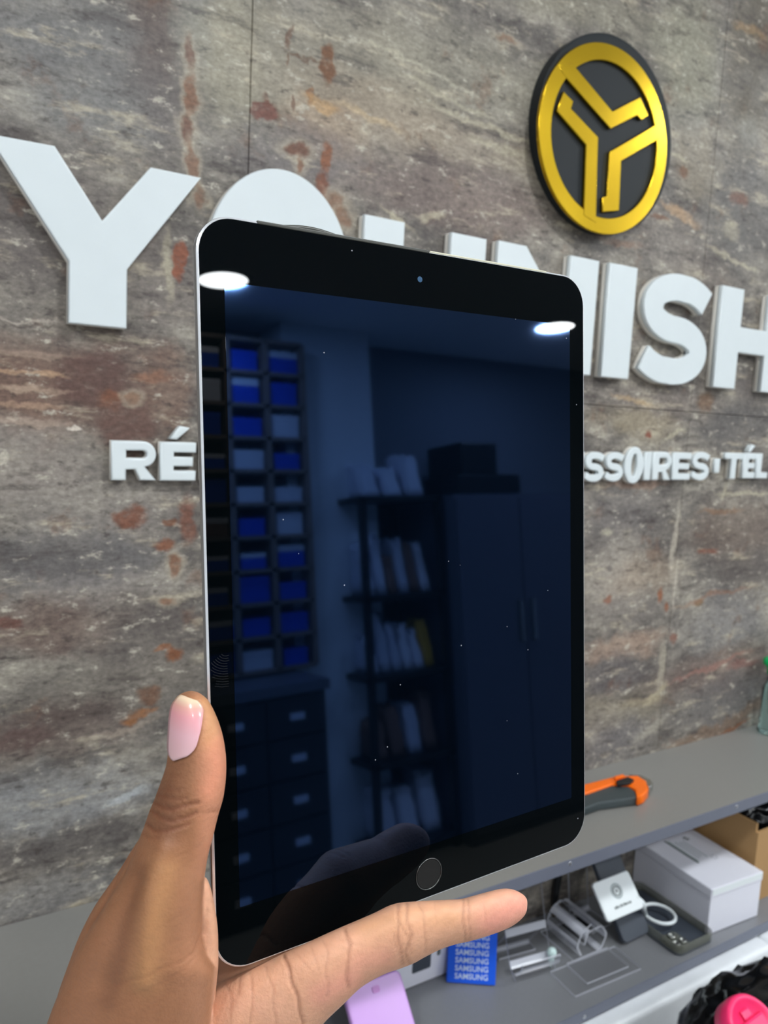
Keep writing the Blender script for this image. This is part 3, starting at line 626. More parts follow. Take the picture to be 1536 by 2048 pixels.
# white square tag with ring
tg = empty('ring_grip', (.728, -.097, z), 'white square tag with grey emblem and white ring, hung before the dark slab', 'phone grip')
TGM = tg
def tagpt(px, py, y): return on_y(px, py, y)
qa = on_y(1176, 1772, -.070); qb = on_y(1246, 1744, -.070); qc = on_y(1288, 1815, -.098); qd = on_y(1214, 1846, -.098)
ex = Vector((qb - qa + qc - qd)).normalized(); ey = Vector((qa - qd + qb - qc)); w_ = (np.linalg.norm(qb - qa) + np.linalg.norm(qc - qd)) / 2; h_ = (np.linalg.norm(qa - qd) + np.linalg.norm(qb - qc)) / 2
cbm = Vector((qc + qd) / 2)
tg.location = cbm; bpy.context.view_layer.update(); tg.matrix_basis = Matrix.Translation(cbm)
tagm = slab('tag_plate', cbm, ex, ey, w_, h_, .004, M['white_plastic'], tg, r=.004, bev=.0012)
def on_tag(me, name, material, lx, ly, lz=.0022):
    o = obj(name, me, material, tg); o.matrix_basis = tagm.matrix_basis @ Matrix.Translation((lx, ly, lz)); return o
def disc_mesh(r0, r1=0.0):
    return shape_mesh('print', [ell(0, 0, r0, r0, 28)] + ([ell(0, 0, r1, r1, 28)[::-1]] if r1 else []), .0002)
on_tag(disc_mesh(.0085, .0062), 'print', M['ink_soft'], 0, h_ * .62); on_tag(disc_mesh(.0055, .0042), 'print', M['ink'], 0, h_ * .62)
on_tag(shape_mesh('print', [[(-.002, -.002), (0, .003), (.002, -.002), (0, -.0005)]], .0002), 'print', M['ink'], 0, h_ * .62)
bm = bmesh.new()
for i in range(11):
    w0 = -.013 + i * .0025; box(bm, w0, w0 + random.choice((.0012, .0017, .0019)), h_ * .25 - .0013, h_ * .25 + random.choice((.0010, .0016)), 0, .0002)
me = bpy.data.meshes.new('print'); bm.to_mesh(me); bm.free(); on_tag(me, 'print', M['ink'], 0, 0)
rc = on_z(1318, 1828, z + .0145); bm = bmesh.new(); RR = .0185
pts = [(rc[0] + RR * math.cos(a), rc[1] + RR * 1.05 * math.sin(a), z + .0150) for a in np.linspace(0, 2 * math.pi, 49)]
tube(bm, pts[:-1] + [pts[0]], .0021, 10, False); o = obj('ring', bm, M['white_plastic'], tg, True); o.matrix_basis = tg.matrix_basis.inverted()
jn = on_y(1284, 1806, -.094); bm = bmesh.new(); tube(bm, [jn + np.array([-.006, .006, .006]), jn, (rc[0] - RR * .93, rc[1] + .006, z + .0155)], [.004, .0038, .0022], 10); o = obj('ring_neck', bm, M['white_plastic'], tg, True); o.matrix_basis = tg.matrix_basis.inverted()
# clear acrylic stands : bent sheet, profile in (along, up) extruded over the width
def bent(name, prof, w, t, loc, rotz, label, sheets=()):
    o = empty(name, loc, label, 'stand', 'clear acrylic phone stands', rotz=rotz)
    for nm, pf, ww, off in [('bent_sheet', prof, w, 0.0)] + list(sheets):
        pf = [np.array(p, float) for p in pf]
        q = []
        for i, p in enumerate(pf):                                     # round the bends
            if 0 < i < len(pf) - 1:
                a = p + (pf[i - 1] - p) / np.linalg.norm(pf[i - 1] - p) * .004; b_ = p + (pf[i + 1] - p) / np.linalg.norm(pf[i + 1] - p) * .004
                for s in (0, .33, .67, 1): q.append((1 - s) ** 2 * a + 2 * s * (1 - s) * p + s * s * b_)
            else: q.append(p)
        out = stroke(q, t)
        bm = bmesh.new()
        va = [bm.verts.new((-ww / 2 + off, p[0], p[1])) for p in out]; vb = [bm.verts.new((ww / 2 + off, p[0], p[1])) for p in out]; n = len(out)
        h = n // 2
        for i in range(n): bm.faces.new((va[i], va[(i + 1) % n], vb[(i + 1) % n], vb[i]))
        for vs, fl in ((va, 1), (vb, 0)):
            for i in range(h - 1):
                f = (vs[i], vs[i + 1], vs[n - 2 - i], vs[n - 1 - i]); bm.faces.new(f[::-1] if fl else f)
        bmesh.ops.recalc_face_normals(bm, faces=bm.faces[:])
        ob = obj(nm, bm, M['clear'], o); ob.data.materials.append(M['clear_edge'])
        for p in ob.data.polygons: p.material_index = 1 if abs(p.normal.x) > .9 or p.area < ww * t * 1.3 else 0
    return o
T_ = .0026
bent('acrylic_stand', [(0, .0016), (.012, .012), (.025, .041), (.042, .094)], .054, T_, (.573, -.080, z), math.radians(-7), 'clear acrylic phone stand standing right of the fingertip', [('prop', [(.026, .038), (.052, .0018), (.036, .0018)], .050, 0), ('lip', [(.004, .006), (-.006, .016), (-.008, .026)], .050, 0)])
bent('acrylic_stand', [(-.030, .0050), (.012, .0050), (.020, .022), (.010, .036), (-.012, .034), (-.016, .020)], .056, T_, (.655, -.058, z), math.radians(-90), 'clear acrylic phone stand with looped lip, in the middle of the shelf', [('back_loop', [(-.016, .0050), (-.024, .018), (-.018, .034), (-.004, .040)], .050, 0)])
bs = empty('acrylic_plate', (.640, -.105, z), 'flat clear acrylic base plate at the front of the lower shelf', 'plate', rotz=math.radians(-2))
for nm, w, h, ox, oy, zz in (('sheet', .100, .041, 0, 0, .0012), ('riser', .064, .034, .004, .002, .0048)):
    me = shape_mesh(nm, [rrect(w, h, .002)], .0024, .0002, 1); me.materials.append(M['clear']); me.materials.append(M['clear_edge'])
    for p in me.polygons: p.material_index = 0 if abs(p.normal.z) > .9 else 1
    o = obj(nm, me, None, bs); o.matrix_basis = Matrix.Translation((ox, oy, zz + .0002))
bent('acrylic_stand', [(-.016, .0018), (.020, .0018), (.030, .070)], .034, T_, (.700, -.040, z), math.radians(4), 'clear acrylic stand against the wall beside the dark slab', [])
# mint coloured pull tab
mt_ = on_z(1101, 1936, z); tb = empty('pull_tab', mt_, 'small shiny mint white knob with pointed tip beside the clear stand', 'knob')
bm = bmesh.new(); lathe(bm, [(.0003, 0), (.0022, .005), (.0036, .009), (.0030, .012), (.0026, .0125), (.0050, .016), (.0056, .020), (.0042, .0235), (.001, .0248)], 20); obj('knob_body', bm, M['mint'], tb, True)
# black tool with brass tip leaning on the wall
ra = on_y(1103, 1822, -.004); rb_ = on_y(1112, 1752, -.004)
tl = empty('soldering_pen', (ra[0], -.006, z), 'black tapered tool with brass tip standing against the wall', 'tool')
bm = bmesh.new(); tube(bm, [(0, -.002, .010), (.002, -.001, .03), (.008, .0, .090), (.010, 0, .150)], [.0034, .0046, .0056, .0056], 14); obj('handle', bm, M['black'], tl, True)
bm = bmesh.new(); tube(bm, [(-.001, -.003, .0004), (-.0006, -.003, .006), (0, -.002, .0115)], [.003, .0042, .0036], 12); obj('tip', bm, M['brass'], tl, True)
# blue card
bl = empty('card_pack', (.5035, -.0525, z), 'upright blue card pack with rows of white lettering below the fingertip', 'package', rotz=math.radians(-33))
BL_W, BL_H, tilt = .053, .070, math.radians(-12)
bm = bmesh.new(); box(bm, -BL_W / 2, BL_W / 2, -.005, .005, 0, BL_H, bev=.001); o = obj('card_body', bm, M['blue'], bl); o.rotation_euler = (tilt, 0, 0)
for i in range(8):
    me = text_mesh('SAMSUNG', .0082, .0002, .00012); o = obj('lettering', me, M['white_ink'], bl)
    w = max(v.co.x for v in me.vertices) - min(v.co.x for v in me.vertices)
    sx = .036 / w; zz = .0075 + i * .0083
    o.matrix_basis = Matrix.Rotation(tilt, 4, 'X') @ Matrix.Translation((.0, -.0052, zz)) @ Matrix.Rotation(math.pi / 2, 4, 'X') @ Matrix.Diagonal((sx, 1, 1, 1))
# white phone box with window print
fb = empty('phone_box', (.455, -.0295, z), 'white box with dark rounded window print, behind the lilac phone', 'box')
boxo('body', (-.035, .035, 0.0, .024, 0, .075), M['white_card'], fb, bev=.001)
for (a, b_, c_, d_, mm_) in ((-.014, .010, .0155, .058, 'slate'), (.018, .0225, .026, .052, 'ink'), (-.034, .034, .0725, .0745, 'ink_soft')):
    me = shape_mesh('window_print', [rrect(b_ - a, d_ - c_, .002 if mm_ != 'ink_soft' else .0006)], .0003); o = obj('window_print', me, M[mm_], fb); o.matrix_basis = WALL_M((a + b_) / 2, -.0001, (c_ + d_) / 2)
# lilac phone leaning back
ql = on_y(683, 1986, -.058); qr = on_y(795, 1938, -.058)
lw = qr[0] - ql[0]; ztop = (ql[2] + qr[2]) / 2; hh = ztop - z
bot_y = -.058 - .050; ey = Vector((0, .050, hh)); ph = empty('phone', ((ql[0] + qr[0]) / 2, bot_y, z + .002), 'lilac phone leaning back on the lower shelf under the hand', 'phone')
o = slab('body', ph.location, (1, 0, 0), ey, lw, ey.length, .008, M['lilac'], ph, r=.007, bev=.0022)
bodym = o.matrix_basis
me = shape_mesh('camera_lens', [rrect(.008, .006, .002)], .0008); o2 = obj('camera_lens', me, M['lilac_dark'], ph); o2.matrix_basis = bodym @ Matrix.Translation((.001, ey.length - .010, .0043))
# little metal chain
ch = empty('key_chain', on_z(655, 2030, z), 'short bright steel bead chain left of the lilac phone', 'chain')
p0 = on_z(652, 2032, z + .002); p1 = on_y(668, 1985, -.02)
for i in range(9):
    f = i / 8; p = p0 * (1 - f) + p1 * f; bm = bmesh.new(); bmesh.ops.create_uvsphere(bm, u_segments=10, v_segments=6, radius=.0022)
    o = obj('bead', bm, M['steel'], ch, True); o.location = Vector(p) - ch.location
# ------------------------------------------------------------------ bin liner bag and pink lid at the cabinet front
bc = on_y(1530, 2075, -.30)
bg = blobmesh(.105, .080, .100, .17, 8.1, 5); o = obj('bin_bag', bg, M['bag'], None, True); o.location = (bc[0] + .035, -.292, bc[2] - .068)
tag(o, 'crumpled black bin bag at the lower right before the white cabinet', 'bag')
BAG = o
binm = empty('bin', (bc[0] + .035, -.292, 0), 'dark bin carrying the black bag', 'bin'); bm = bmesh.new(); lathe(bm, [(.085, 0.001), (.10, .02), (.118, bc[2] - .17), (.112, bc[2] - .17), (.095, .03)], 32); obj('body', bm, M['dark_cab'], binm, True)
bpy.context.view_layer.update()
bb = BVHTree.FromPolygons([BAG.location + v.co for v in BAG.data.vertices], [tuple(p.vertices) for p in BAG.data.polygons])
hit = bb.ray_cast(Vector(CAM), Vector(ray(1504, 2054)).normalized())
hp = hit[0] if hit[0] is not None else Vector(on_y(1504, 2054, -.37)); sz = (hp - Vector(CAM)).length * 47 / 1620 / .0168
pl = empty('bottle_stopper', hp + (Vector(CAM) - hp).normalized() * .0125, 'bright pink flip lid lying on the black bag', 'lid', rot=(math.radians(38), math.radians(-8), 0)); pl.scale = (sz, sz, sz)
bm = bmesh.new(); lathe(bm, [(.0160, -.012), (.0168, -.004), (.0166, .001), (.0154, .0028), (.0130, .0028), (.0126, .0012), (.002, .0012)], 40); obj('cap', bm, M['pink'], pl, True)
bm = bmesh.new(); box(bm, -.010, .010, -.012, .004, .0012, .0040, bev=.0016); box(bm, -.0035, .0035, .004, .009, .0012, .0032, bev=.001); obj('flip_tab', bm, M['pink'], pl)

# ------------------------------------------------------------------ tablet
TBM = Matrix(((TABR[0], -TABD[0], TABN[0], TABC[0]), (TABR[1], -TABD[1], TABN[1], TABC[1]), (TABR[2], -TABD[2], TABN[2], TABC[2]), (0, 0, 0, 1)))
tb = empty('tablet', (0, 0, 0), 'large black fronted tablet with aluminium edge held upright in the hand', 'tablet'); tb.matrix_basis = TBM
W2, H2, RC = .1741, .2506, .0125
def loops_mesh(prof, n=10, cap_front=False, cap_back=True):
    bm = bmesh.new(); rings = []
    for ins, zz in prof: rings.append([bm.verts.new((a, b_, zz)) for a, b_ in rrect(W2 - 2 * ins, H2 - 2 * ins, max(.0015, RC - ins), n)])
    k = len(rings[0])
    for a, b_ in zip(rings, rings[1:]):
        for i in range(k): bm.faces.new((a[i], b_[i], b_[(i + 1) % k], a[(i + 1) % k]))
    if cap_front: bm.faces.new(rings[0])
    if cap_back: bm.faces.new(rings[-1][::-1])
    return bm
obj('body', loops_mesh([(.0002, -.0006), (-.0001, -.0012), (-.0001, -.0026), (.0004, -.0042), (.0018, -.0059), (.0040, -.0070), (.0068, -.0075)]), M['alu'], tb, True)
obj('rim', loops_mesh([(.0009, -.0004), (.0009, -.00002), (.0007, .00002), (.0001, -.0005), (.0002, -.0007)], cap_back=False), M['rim'], tb)
obj('front_glass', loops_mesh([(.0008, 0), (.0008, -.0006)], cap_front=True), M['bezel'], tb)
me = shape_mesh('screen', [rrect(.1559, .2078, .0004, 2)], .0001); o = obj('screen', me, M['screen'], tb); o.matrix_basis = Matrix.Translation((0, 0, .00004))
bm = bmesh.new(); lathe(bm, [(.0058, 0), (.0062, .00035), (.0066, 0)], 48); hb = obj('home_button', shape_mesh('home_button', [ell(0, 0, .0056, .0056, 40)], .0003), mat('button_black', (24, 24, 24), .35), tb); hb.matrix_basis = Matrix.Translation((0, -.1154, .00005))
bm.free(); bm = bmesh.new()
tube(bm, [(.0060 * math.cos(a), .0060 * math.sin(a), 0) for a in np.linspace(0, 2 * math.pi, 49)], .00022, 6, False); o = obj('button_ring', bm, mat('button_ring_grey', (120, 120, 120), .3, metal=1), tb, True); o.matrix_basis = Matrix.Translation((0, -.1154, .0001))
bm = bmesh.new(); lathe(bm, [(.0011, 0), (.0011, .00008), (.0005, .0001)], 16); o = obj('front_camera', bm, mat('lens_blue', (60, 90, 120), .1), tb); o.matrix_basis = Matrix.Translation((-.0006, .1141, .00001))
bm = bmesh.new(); box(bm, -.066, .004, .1243, .12555, -.0052, .00015, bev=.0003); obj('antenna_strip', bm, M['plastic_strip'], tb)
bm = bmesh.new(); box(bm, .0042, .0646, .1246, .12545, -.0050, .00008, bev=.0003); obj('antenna_strip', bm, mat('antenna_plastic_sheen', (206, 202, 178), .4), tb)  # same strip, its reflection painted as a paler plastic
bm = bmesh.new()
pts = [(-.060 + .030 * s, .1250 + .0016 * math.sin(math.pi * s) ** 1.5, -.0030) for s in np.linspace(0, 1, 12)]
tube(bm, pts, [.0004] + [.0010] * 10 + [.0004], 8); obj('power_button', bm, M['plastic_strip'], tb, True)
# fingerprint smear: faint ridges near the left bezel
bm = bmesh.new()
for i in range(13):
    rr = .0020 + i * .00085; a0, a1 = math.radians(215), math.radians(320)
    pts = [(-.0845 + .004 + rr * math.cos(a), -.020 + .004 + rr * 1.0 * math.sin(a), .00006) for a in np.linspace(a0, a1, 10)]
    pts = [p for p in pts if -.0860 < p[0] < -.0795]
    if len(pts) > 2: tube(bm, pts, .00007, 4)
o = obj('fingerprint', bm, mat('skin_grease', (28, 29, 33), .5), tb); o['kind'] = 'stuff'

# ------------------------------------------------------------------ the hand
def loft_img(slices, n=28):
    """horizontal elliptical sections: (py, px left, px right, depth of the centre, half thickness in m)"""
    bm = bmesh.new(); rings = []
    for y, xl, xr, d, rz in slices:
        xc, hw = (xl + xr) / 2, (xr - xl) / 2
        rings.append([bm.verts.new(at(xc + hw * math.cos(a), y, d + rz * math.sin(a))) for a in [2 * math.pi * k / n for k in range(n)]])
    for a, b_ in zip(rings, rings[1:]):
        for k in range(n): bm.faces.new((a[k], a[(k + 1) % n], b_[(k + 1) % n], b_[k]))
    bm.faces.new(rings[0][::-1]); bm.faces.new(rings[-1]); bmesh.ops.recalc_face_normals(bm, faces=bm.faces[:]); return bm
def loft_path(pts, n=28):
    """sections square to a path: (px, py, half width in px, depth, half thickness in m)"""
    bm = bmesh.new(); rings = []; P = [np.array(p[:2], float) for p in pts]
    for i, (x, y, hw, d, rz) in enumerate(pts):
        t = P[min(i + 1, len(P) - 1)] - P[max(i - 1, 0)]; t /= np.linalg.norm(t); nn = np.array([-t[1], t[0]])
        rings.append([bm.verts.new(at(x + nn[0] * hw * math.cos(a), y + nn[1] * hw * math.cos(a), d + rz * math.sin(a))) for a in [2 * math.pi * k / n for k in range(n)]])
    for a, b_ in zip(rings, rings[1:]):
        for k in range(n): bm.faces.new((a[k], a[(k + 1) % n], b_[(k + 1) % n], b_[k]))
    bm.faces.new(rings[0][::-1]); bm.faces.new(rings[-1]); bmesh.ops.recalc_face_normals(bm, faces=bm.faces[:]); return bm
def densify(rows, k=4):
    out = []; R_ = [np.array(r, float) for r in rows]
    q = spline(R_, k); return [tuple(v) for v in q]
THUMB = [(1381, 379, 385, .2462, .0010), (1385, 366, 398, .2458, .0035), (1392, 354, 408, .2454, .0054), (1402, 347, 418, .2450, .0066), (1425, 341, 430, .2445, .0078), (1450, 339, 440, .2441, .0084), (1480, 337, 448, .2437, .0088), (1510, 335, 452, .2435, .0091), (1535, 331, 453, .2434, .0093), (1570, 319, 451, .2434, .0098),
 (1600, 308, 446, .2434, .0102), (1623, 298, 439, .2434, .0103), (1650, 289, 432, .2434, .0106), (1680, 277, 425, .2434, .0110), (1700, 269, 419, .2434, .0115), (1730, 257, 413, .2436, .0124), (1763, 238, 409, .2440, .0135), (1812, 208, 406, .2450, .0150), (1870, 172, 405, .2468, .0165), (1910, 150, 414, .2480, .0172), (1944, 135, 432, .2490, .0176), (1975, 122, 431, .2505, .0182), (2010, 107, 426, .2520, .0192), (2048, 93, 421, .2540, .0205), (2120, 68, 414, .2570, .0220), (2230, 40, 400, .2610, .0230), (2400, 0, 385, .2680, .0240), (2700, -80, 360, .2800, .0260)]
WEB = [(1668, 284, 300, .2500, .002), (1682, 275, 330, .2510, .0045), (1700, 263, 340, .2525, .0065), (1730, 245, 350, .2545, .0085), (1763, 223, 350, .2560, .010), (1812, 189, 340, .2580, .012), (1870, 159, 330, .2600, .014), (1930, 136, 320, .2610, .015), (2000, 112, 320, .2620, .015), (2100, 90, 330, .2640, .014)]
BULGE = [(1752, 404, 412, .2520, .0010), (1765, 402, 418, .2516, .003), (1785, 398, 424, .2513, .0042), (1820, 395, 431, .2512, .0052), (1860, 392, 436, .2513, .0056), (1900, 392, 437, .2516, .0056), (1930, 392, 437, .2520, .0056), (1960, 392, 434, .2530, .0056), (2000, 390, 430, .2550, .006)]
FINGER = [(380, 2090, 100, .2700, .0130), (450, 2070, 102, .2695, .0132), (510, 2042, 100, .2685, .0132), (560, 2010, 92, .2675, .0130), (600, 1980, 82, .2668, .0124), (640, 1953, 74, .2662, .0119), (690, 1920, 64, .2668, .0110), (745, 1893, 60.5, .2685, .0105), (778, 1880, 62, .2695, .0108), (808, 1867, 63, .2705, .0110), (838, 1858, 57, .2720, .0102), (870, 1850, 50.5, .2740, .0094), (905, 1844, 45.5, .2760, .0087), (932, 1840, 43.5, .2775, .0084), (980, 1826, 42.5, .2800, .0080), (1015, 1814, 39, .2820, .0071), (1038, 1807, 29, .2834, .0053), (1050, 1803, 16, .2842, .003), (1055, 1802, 4, .2846, .0008)]
PALM = [(1870, 470, 580, .2940, .004), (1895, 440, 610, .2900, .010), (1925, 425, 620, .2870, .0125), (1955, 415, 612, .2830, .0140), (1985, 410, 606, .2780, .0150), (2020, 405, 600, .2745, .0158), (2060, 400, 590, .2730, .0160), (2120, 395, 570, .2730, .0160), (2230, 360, 540, .2740, .0170), (2400, 300, 480, .2760, .0180)]
HID = [[(470, 1900, 34, .290, .008), (540, 1760, 46, .296, .009), (640, 1640, 46, .3015, .0088), (740, 1540, 42, .3120, .0080), (800, 1480, 34, .3200, .0065), (815, 1466, 10, .3220, .002)],
       [(500, 1910, 34, .291, .008), (600, 1800, 46, .2985, .009), (720, 1700, 46, .3085, .0088), (840, 1625, 42, .3210, .0080), (900, 1590, 32, .3280, .0062), (916, 1580, 10, .3300, .002)],
       [(520, 1915, 34, .291, .008), (620, 1840, 40, .2990, .0085), (720, 1770, 42, .3080, .0082), (810, 1715, 36, .3165, .0072), (850, 1690, 14, .3210, .003)]]
parts = [loft_img(densify(THUMB, 3)), loft_img(densify(WEB, 3)), loft_img(densify(BULGE, 3)), loft_path(densify(FINGER, 4)), loft_img(densify(PALM, 3))] + [loft_path(densify(h, 4)) for h in HID]
hm = bmesh.new()
for p in parts:
    me = bpy.data.meshes.new('t'); p.to_mesh(me); p.free(); hm.from_mesh(me); bpy.data.meshes.remove(me)
me = bpy.data.meshes.new('hand'); hm.to_mesh(me); hm.free()
tmp = bpy.data.objects.new('tmp', me); COL.objects.link(tmp)
rm = tmp.modifiers.new('r', 'REMESH'); rm.mode = 'VOXEL'; rm.voxel_size = .0008
sm = tmp.modifiers.new('s', 'SMOOTH'); sm.factor = .5; sm.iterations = 7
dg = bpy.context.evaluated_depsgraph_get(); hand = bpy.data.meshes.new_from_object(tmp.evaluated_get(dg)); bpy.data.objects.remove(tmp)
hand.name = 'hand'
NV = len(hand.vertices); co = np.empty(NV * 3); hand.vertices.foreach_get('co', co); co = co.reshape(-1, 3)
nr = np.empty(NV * 3); hand.vertices.foreach_get('normal', nr); nr = nr.reshape(-1, 3)
cc = (co - CAM) @ RW; HX = 768 + FPX * cc[:, 0] / cc[:, 2]; HY = 1024 + FPX * cc[:, 1] / cc[:, 2]; HD = cc[:, 2]
facing = np.clip(-(nr * ((co - CAM) / np.linalg.norm(co - CAM, axis=1)[:, None])).sum(1), 0, 1) > .05
def seg_dist(px, py, poly):
    d = np.full(len(px), 1e9)
    for (x0, y0), (x1, y1) in zip(poly, poly[1:]):
        vx, vy = x1 - x0, y1 - y0; t = np.clip(((px - x0) * vx + (py - y0) * vy) / (vx * vx + vy * vy + 1e-9), 0, 1)
        d = np.minimum(d, np.hypot(px - x0 - t * vx, py - y0 - t * vy))
    return d
# creases: polyline, half width (px), depth (mm), darkening
CREASE = [
 # thumb knuckle folds
 ([(310, 1588), (330, 1596), (352, 1600), (372, 1596)], 3.5, .35, .45), ([(306, 1604), (322, 1614), (345, 1618), (372, 1612), (398, 1604)], 4, .45, .55), ([(300, 1622), (318, 1636), (340, 1643), (366, 1638), (392, 1626)], 4, .45, .6),
 ([(291, 1648), (308, 1660), (330, 1664), (352, 1658), (380, 1646)], 3.5, .4, .5), ([(284, 1668), (300, 1676), (318, 1676)], 3, .25, .35), ([(330, 1608), (345, 1625), (360, 1634), (390, 1640)], 2.5, .2, .3), ([(394, 1630), (415, 1626), (437, 1622)], 2.5, .3, .3),
 ([(312, 1575), (330, 1582), (360, 1580)], 2.5, .2, .3), ([(330, 1548), (352, 1555), (372, 1552)], 2, .15, .2), ([(262, 1697), (240, 1742), (206, 1812), (176, 1856)], 3.5, .35, .35),
 # fine folds over the thumb base
 ([(290, 1738), (330, 1728), (372, 1704), (400, 1690)], 2, .15, .16), ([(310, 1760), (350, 1745), (390, 1716)], 2, .12, .14), ([(230, 1972), (300, 1945), (360, 1925), (388, 1905), (402, 1870)], 3, .3, .28), ([(260, 1990), (320, 1968), (370, 1940), (392, 1912)], 2.5, .2, .2), ([(280, 1908), (330, 1888), (372, 1876)], 2, .15, .15), ([(300, 1860), (350, 1836), (396, 1815)], 2, .12, .12), ([(300, 2010), (350, 1985), (390, 1950)], 2, .15, .15),
 # palm and finger creases
 ([(407, 1765), (405, 1812), (404, 1866), (410, 1900)], 3, .3, .4), ([(434, 1944), (430, 1980), (423, 2048)], 3.5, .3, .35), ([(412, 1795), (424, 1806), (434, 1818)], 2, .2, .25),
 ([(568, 1908), (576, 1940), (588, 1975), (598, 2010), (606, 2050)], 4, .7, .6), ([(688, 1860), (700, 1890), (694, 1930), (696, 1975)], 4, .45, .5), ([(648, 1880), (655, 1905), (652, 1950), (655, 1990)], 2.5, .2, .25), ([(620, 1890), (632, 1920), (640, 1950)], 2, .15, .2), ([(585, 1902), (610, 1925), (625, 1945)], 2, .15, .18),
 ([(795, 1806), (797, 1840), (795, 1870), (803, 1905), (806, 1930)], 3.2, .4, .5), ([(812, 1806), (816, 1840), (822, 1870), (812, 1905), (818, 1930)], 3.2, .4, .5), ([(800, 1845), (812, 1870), (826, 1905)], 2.4, .25, .35), ([(838, 1806), (850, 1850), (850, 1905)], 2.4, .25, .3), ([(788, 1868), (796, 1900), (802, 1930)], 2.4, .25, .3), ([(870, 1805), (873, 1850)], 1.8, .1, .12),
 ([(925, 1797), (928, 1825), (926, 1850), (932, 1884)], 2.8, .35, .45), ([(936, 1797), (938, 1830), (940, 1868), (938, 1884)], 2.6, .3, .35), ([(968, 1810), (972, 1842)], 2, .12, .16),
 ([(500, 1945), (505, 1990), (500, 2050)], 2.5, .25, .3), ([(530, 1930), (545, 1980), (550, 2050)], 2.5, .25, .25), ([(450, 1960), (462, 2000), (460, 2050)], 2.5, .2, .22), ([(480, 1940), (478, 1990)], 2, .2, .2),
]
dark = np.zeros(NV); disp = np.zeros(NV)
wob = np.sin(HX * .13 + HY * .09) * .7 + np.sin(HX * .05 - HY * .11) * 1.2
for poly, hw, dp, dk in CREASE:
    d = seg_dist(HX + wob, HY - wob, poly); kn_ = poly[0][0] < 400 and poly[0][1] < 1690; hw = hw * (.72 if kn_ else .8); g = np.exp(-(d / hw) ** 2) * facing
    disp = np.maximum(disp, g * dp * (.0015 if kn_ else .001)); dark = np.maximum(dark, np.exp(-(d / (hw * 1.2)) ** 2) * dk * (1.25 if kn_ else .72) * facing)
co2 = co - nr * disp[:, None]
# tendon ridges on the back of the thumb and soft knuckle swelling
def gauss(poly, w): return np.exp(-(seg_dist(HX, HY, poly) / w) ** 2) * facing
co2 += nr * (gauss([(330, 1700), (300, 1800), (290, 1960)], 22) * .0012 - gauss([(268, 1760), (235, 1860), (205, 1960)], 22) * .0010)[:, None]
hand.vertices.foreach_set('co', co2.ravel())
# albedo: brown on the back of the thumb, pink-tan on the palm side
def srgb(c): return np.array(lin(c)[:3])
def sstep(a, b_, v): t = np.clip((v - a) / (b_ - a), 0, 1); return t * t * (3 - 2 * t)
dorsal = srgb((158, 108, 77)); palmar = srgb((222, 166, 134)); pink = srgb((242, 162, 144)); deep = srgb((106, 68, 50)); yellow = srgb((206, 152, 102)); sidepink = srgb((212, 146, 114))
isthumb = (HD < .2512 + .00002 * np.clip(HY - 1900, 0, 999)) & (HX < 455) | (HX < 400)
palmw = np.where(isthumb, 0.0, 1.0)
palmw = np.maximum(palmw, sstep(-2, 5, HX - np.interp(HY, [1750, 1812, 1870, 1910, 1945], [406, 405, 404, 413, 436])) * ((HY > 1750) & (HY < 1945)))
palmw = np.maximum(palmw, sstep(-4, 8, HX - (427 - (HY - 1944) * .09)) * sstep(1925, 1940, HY))
colr = dorsal[None] * (1 - palmw[:, None]) + palmar[None] * palmw[:, None]
def add(c, wgt): global colr; wgt = np.clip(wgt, 0, 1)[:, None]; colr = colr * (1 - wgt) + c[None] * wgt
add(sidepink, sstep(375, 425, HX) * (HY < 1760) * (1 - palmw) * .85)
add(yellow, gauss([(412, 1405), (424, 1440), (420, 1480)], 20) * .6 * (1 - palmw)); add(srgb((232, 150, 120)), gauss([(432, 1490), (440, 1540), (420, 1580)], 20) * .45 * (1 - palmw))
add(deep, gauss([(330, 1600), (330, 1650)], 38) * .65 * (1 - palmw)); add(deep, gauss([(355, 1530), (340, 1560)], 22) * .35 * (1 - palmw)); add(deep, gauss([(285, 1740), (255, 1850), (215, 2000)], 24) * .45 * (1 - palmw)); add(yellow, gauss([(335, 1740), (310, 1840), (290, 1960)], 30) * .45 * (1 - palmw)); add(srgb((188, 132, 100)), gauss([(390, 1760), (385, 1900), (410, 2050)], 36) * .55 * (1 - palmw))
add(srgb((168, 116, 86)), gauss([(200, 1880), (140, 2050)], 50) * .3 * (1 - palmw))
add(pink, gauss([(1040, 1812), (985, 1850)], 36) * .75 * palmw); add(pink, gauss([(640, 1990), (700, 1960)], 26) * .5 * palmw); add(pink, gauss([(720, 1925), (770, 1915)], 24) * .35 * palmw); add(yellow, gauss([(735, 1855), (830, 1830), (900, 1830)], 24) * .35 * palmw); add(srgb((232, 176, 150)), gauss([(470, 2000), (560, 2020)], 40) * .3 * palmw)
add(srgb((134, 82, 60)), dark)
mott = (np.sin(co[:, 0] * 900 + np.sin(co[:, 2] * 700) * 2) * np.sin(co[:, 2] * 1100 + co[:, 1] * 800)) * .04
colr = np.clip(colr * (1 + mott[:, None]), 0, 1)
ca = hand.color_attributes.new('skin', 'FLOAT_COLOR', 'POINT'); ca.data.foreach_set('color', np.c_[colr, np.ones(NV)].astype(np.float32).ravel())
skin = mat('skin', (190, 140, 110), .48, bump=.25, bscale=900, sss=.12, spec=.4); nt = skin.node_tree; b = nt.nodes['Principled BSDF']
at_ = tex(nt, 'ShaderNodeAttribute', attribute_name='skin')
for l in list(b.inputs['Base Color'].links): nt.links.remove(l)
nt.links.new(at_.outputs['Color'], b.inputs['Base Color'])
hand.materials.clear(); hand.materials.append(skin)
ho = obj('person', hand, None, None, True); tag(ho, 'bare brown hand holding the tablet, thumb on its left edge, finger under its bottom', 'person')
